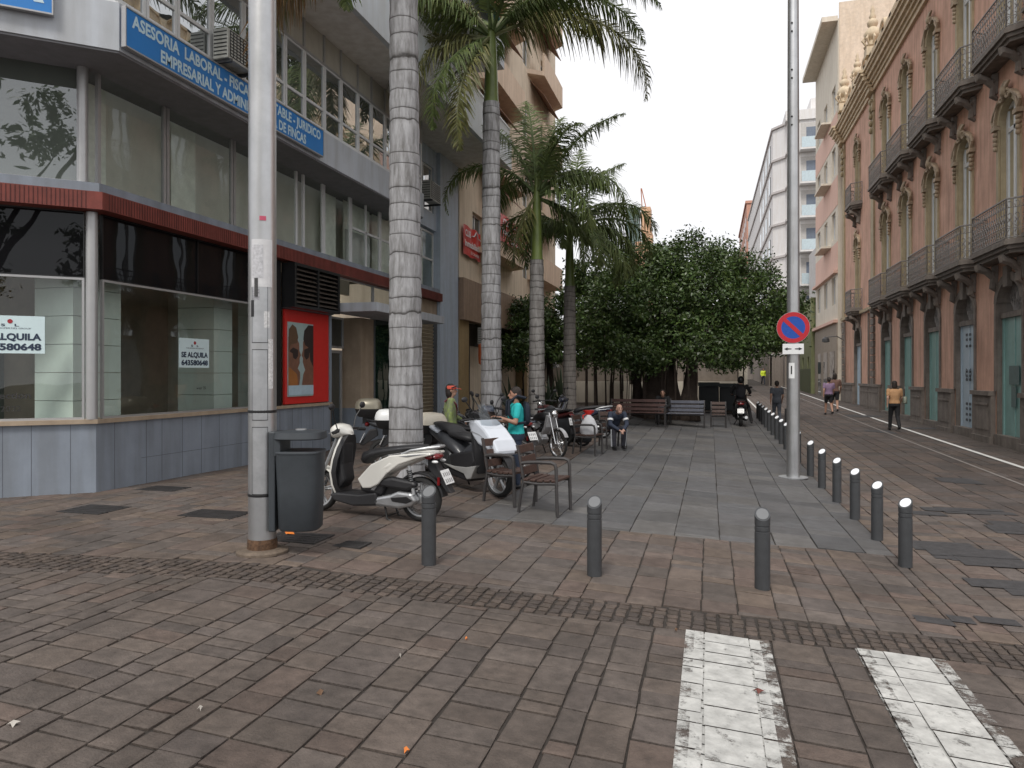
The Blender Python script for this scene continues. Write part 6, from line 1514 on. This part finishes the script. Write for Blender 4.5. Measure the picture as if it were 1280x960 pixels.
    for q in 'lr':
        a=J['a'+q]; f=MB(); kn=J['k'+q]; dz=-.2 if a.z>.12*k else 0
        f.loft([[tuple(V((a.x+x*k,a.y,a.z+(z-.07)*k+ (x*dz if dz else 0)*k))+V((0,math.cos(2*math.pi*j/12)*w_*k,math.sin(2*math.pi*j/12)*h*k))) for j in range(12)] for x,z,w_,h in ((-.07,.045,.02,.02),(-.05,.045,.036,.045),(.02,.045,.04,.05),(.1,.033,.046,.035),(.16,.025,.035,.022),(.185,.02,.015,.012))])
        f.build('shoe',shoe,t,smooth=True)
    h=MB(); 
    if hairstyle!='bald':
        h.ell(hp(-.02,0,.045),(.1*k,.088*k,.1*k),14,10); h.ell(hp(-.045,0,0),(.075*k,.083*k,.09*k),12,8)
        if hairstyle in('long','bob'): h.ell(hp(-.045,0,-.05),(.07*k,.095*k,.11*k),12,8)
        if hairstyle=='pony': h.tube([hp(-.1,0,.05),hp(-.15,0,-.0),hp(-.13,0,-.1)],[.04*k,.04*k,.02*k],8)
        rem(h.build('hair',hair,t),vox,2)
    return t,hp
def stand(t,X,Y,ang): t.location=(X,Y,zg(X,Y)); t.rotation_euler=(0,0,ang)
C=lambda n,c,**k:mat(n,c,.85,bump=.7,bscale=7,**k)
LEFT=YAW+math.pi; RIGHT=YAW; AWAY=YAW+math.pi/2; TOW=YAW-math.pi/2
# man in turquoise
J,k=pose(1.52,'stand',el=(.05,.26,1.12),wl=(.3,.2,1.2),er=(.08,-.25,1.1),wr=(.33,-.12,1.13))
t,hp=person('bearded man in turquoise t-shirt with a dark backpack, talking beside the second palm',1.52,J,k,C('turquoise cotton',(.02,.42,.42),var=.06),C('dark blue jeans',(.02,.03,.055)),vox=.011,bulk=1.08,skinm=mat('tanned skin',(.36,.19,.13),.55))
bd=MB(); bd.ell(hp(.04,0,-.08),(.055*k,.058*k,.045*k),12,8); bd.build('beard',M['hair'],t,smooth=True)
X,Y=at(645,10.8); stand(t,X,Y,LEFT+.15); man=(X,Y)
bp_=thing('backpack','dark navy backpack on the back of the man in turquoise','backpack',(X,Y,zg(X,Y)),org=False); bp_.rotation_euler=(0,0,LEFT+.15)
mb=MB(); mb.loft([ring(-.11,1.14,.1,.12,a=0),ring(-.13,1.13,.14,.18),ring(-.18,1.12,.13,.17),ring(-.21,1.11,.08,.12)]); mb.build('pack',C('navy pack cloth',(.012,.017,.03)),bp_,smooth=True)
for s_ in (-1,1):
    mb=MB(); mb.tube([(-.13,s_*.12,1.36),(0,s_*.125,1.395),(.12,s_*.12,1.3),(.13,s_*.13,1.12),(.03,s_*.19,.98),(-.12,s_*.14,1.0)],.022,6); mb.build('strap',C('navy pack cloth',(.012,.017,.03)),bp_,smooth=True)
# woman in red cap
J,k=pose(1.5,'stand',wl=(.22,.1,1.0),el=(.02,.23,1.1))
t,hp=person('woman in a coral sun visor and grey green hooded top behind the cream top box',1.5,J,k,C('grey green sweatshirt',(.2,.2,.18),c2=(.3,.4,.1),scale=14),C('dark leggings',(.02,.02,.022)),sleeve='long',hairstyle='bob',vox=.012)
X,Y=at(563,12.3); stand(t,X,Y,RIGHT+.1)
mb=MB(); mb.lathe([(.1*k,.03),(.102*k,.075*k),(.09*k,.1*k)],hp(-.005,0,.0),18); mb.loft([[hp(.07+.12*f,.085*(1-f*.45)*math.cos(2*math.pi*j/12),.055-.025*f+.006*math.sin(2*math.pi*j/12)) for j in range(12)] for f in (0,.3,.6,1)]); o_=mb.build('sun_visor',C('coral visor',(.7,.12,.08)),t,smooth=True)
mb=MB(); mb.tube([hp(.0,-.105,.055),hp(.075,-.075,.085),hp(.105,0,.09),hp(.075,.075,.085),hp(0,.105,.055)],.014*k,6); mb.build('sunglasses',M['black'],t)
mb=MB(); mb.tube([(-.1,-.13,1.2),(-.02,-.14,1.27),(.1,-.1,1.15),(.1,0,.95)],.02,6); mb.build('bag_strap',mat('maroon strap',(.12,.02,.03),.6),t)
# bald man sitting
J,k=pose(1.6,'sit',chest=(.16,0,.76),neck=(.36,0,.9),head=(.47,0,.99),sl=(.32,.18,.87),sr=(.32,-.18,.87),el=(.42,.22,.62),er=(.42,-.22,.62),wl=(.6,.06,.5),wr=(.6,-.05,.49))
t,hp=person('bald man in navy jacket leaning forward on a chair, hands clasped',1.6,J,k,C('navy jacket',(.03,.04,.065)),C('dark track trousers',(.03,.03,.04)),sleeve='long',hairstyle='bald',shoe=M['black'],vox=.011,skinm=mat('pale ruddy skin',(.42,.25,.19),.5))
t.location=(xd-.0,yd+.25,zg(xd,yd)); t.rotation_euler=(0,0,R(-62))
for s_ in 'lr':
    mb=MB(); a,b=J['s'+s_],J['e'+s_]; c1,c2=a.lerp(b,.45),a.lerp(b,.62); mb.tube([c1,c2],[.071,.069],14); mb.build('sleeve_stripe',M['white'],t,smooth=True)
mb=MB()
for s_ in 'lr':
    a,b=J['k'+s_],J['a'+s_]; o_=Vector((.0,.05 if s_=='l' else -.05,0)); mb.tube([a+o_*1.3,b+o_],.02,6)
build_split(mb,'trouser_stripe',mat('pale trouser stripe',(.4,.42,.44),.7),t)
# dark figure on the bench
J,k=pose(1.65,'sit',head=(.32,.0,1.08))
t,hp=person('dark clothed figure sitting between the two benches in the ficus shade',1.65,J,k,C('black jumper',(.012,.012,.014)),C('black trousers',(.012,.012,.014)),sleeve='long',vox=.02)
X,Y=at(829,24.6); t.location=(X,Y,zg(X,Y)); t.rotation_euler=(0,0,R(-90))
o=dup(ch,(X,Y,zg(X,Y)),R(-90),'slatted armchair under the dark seated figure')
# rider
J,k=pose(1.72,'ride')
t,hp=person('rider in black with a helmet sitting on the scooter by the bollards, seen from behind',1.72,J,k,C('black riding jacket',(.015,.015,.017)),C('black riding trousers',(.018,.018,.02)),sleeve='long',hairstyle='bald',vox=.016)
t.location=(RID[0]+.02,RID[1]+.5,zg(*RID)+.06); t.rotation_euler=(0,0,R(88))
mb=MB(); mb.ell(hp(-.005,0,.025),(.135,.125,.14),18,12); mb.build('helmet',M['black'],t,smooth=True)
mb=MB(); mb.ell((-.17,0,1.12),(.09,.17,.22),14,10); tp=mb.build('rucksack',C('black rucksack',(.02,.02,.025)),None,smooth=True); tp.location=t.location; tp.rotation_euler=t.rotation_euler; tag(tp,'black rucksack on the back of the scooter rider','backpack')
# walkers
def walker(px,py,H,ang,label,shirt,trou,**kw):
    J,k=pose(H,'walk'); t,hp=person(label,H,J,k,shirt,trou,vox=.02,**kw); X,Y=G(px,py); stand(t,X,Y,ang); return t,X,Y,k,hp
t,X,Y,k,hp=walker(1118,539,1.68,R(90),'dark haired woman in a tan top and black trousers walking away on the right',C('tan top',(.42,.24,.12)),C('black trousers',(.012,.012,.014)),hairstyle='bob',sleeve='short')
mb=MB(); mb.T=None; mb.loft([rr(.13,.06,.0,16,2.4),rr(.16,.075,.03,16,2.4),rr(.14,.07,.2,16,2.4),rr(.11,.05,.24,16,2.4)]); hb=mb.build('handbag',mat('grey green handbag',(.08,.1,.08),.5,c2=(.3,.32,.25)),None,smooth=True)
hbm=MB(); hbm.tube([(-.1,0,.22),(-.03,0,.5),(.0,0,.56),(.04,0,.5),(.1,0,.22)],.01,6); hh=hbm.build('handle',M['black'],hb); hb.location=(X+.3,Y-.05,zg(X,Y)+.92); hb.rotation_euler=(0,0,R(80)); tag(hb,'grey green handbag under the right arm of the woman in tan','handbag')
walker(1036,519,1.66,R(95),'woman in a lilac top and black shorts walking with another woman',C('lilac top',(.25,.17,.27)),C('black shorts',(.012,.012,.014)),short=True,hairstyle='pony',sleeve='short')
walker(1043.5,516,1.8,R(85),'brown haired woman in brown top, right of the woman in lilac',C('brown top',(.16,.09,.07)),C('black skirt',(.015,.015,.018)),short=True,hairstyle='bob',sleeve='short')
t,X,Y,k,hp=walker(971,530,1.62,R(92),'grey clothed person walking away with a black case beside the street bollards',C('grey shirt',(.09,.1,.12)),C('grey trousers',(.07,.08,.1)),sleeve='short')
mb=MB(); mb.box(-.2,.2,-.09,.09,.05,.6); cs_=mb.build('suitcase',M['blackpl'],None,bevel=.03); tag(cs_,'black suitcase held by the grey clothed person near the bollards','suitcase')
m2=MB(); m2.tube([(-.1,0,.6),(-.1,0,.82),(.1,0,.82),(.1,0,.6)],.012,6); m2.build('handle',M['galv'],cs_); m2=MB(); m2.tube([(-.15,-.07,.03),(-.15,.07,.03)],.03,8); m2.build('wheel',M['rubber'],cs_); cs_.location=(X+.38,Y,zg(X,Y)); cs_.rotation_euler=(0,0,R(80))
_w=walker(957,479,1.72,R(-80),'worker in a yellow high visibility top at the far end of the street',mat('hi-vis yellow',(.65,.8,.05),.6),C('dark work trousers',(.03,.035,.05)),sleeve='long')

wx,wy=at(954,73); _w[0].location=(wx,wy,zg(wx,wy))
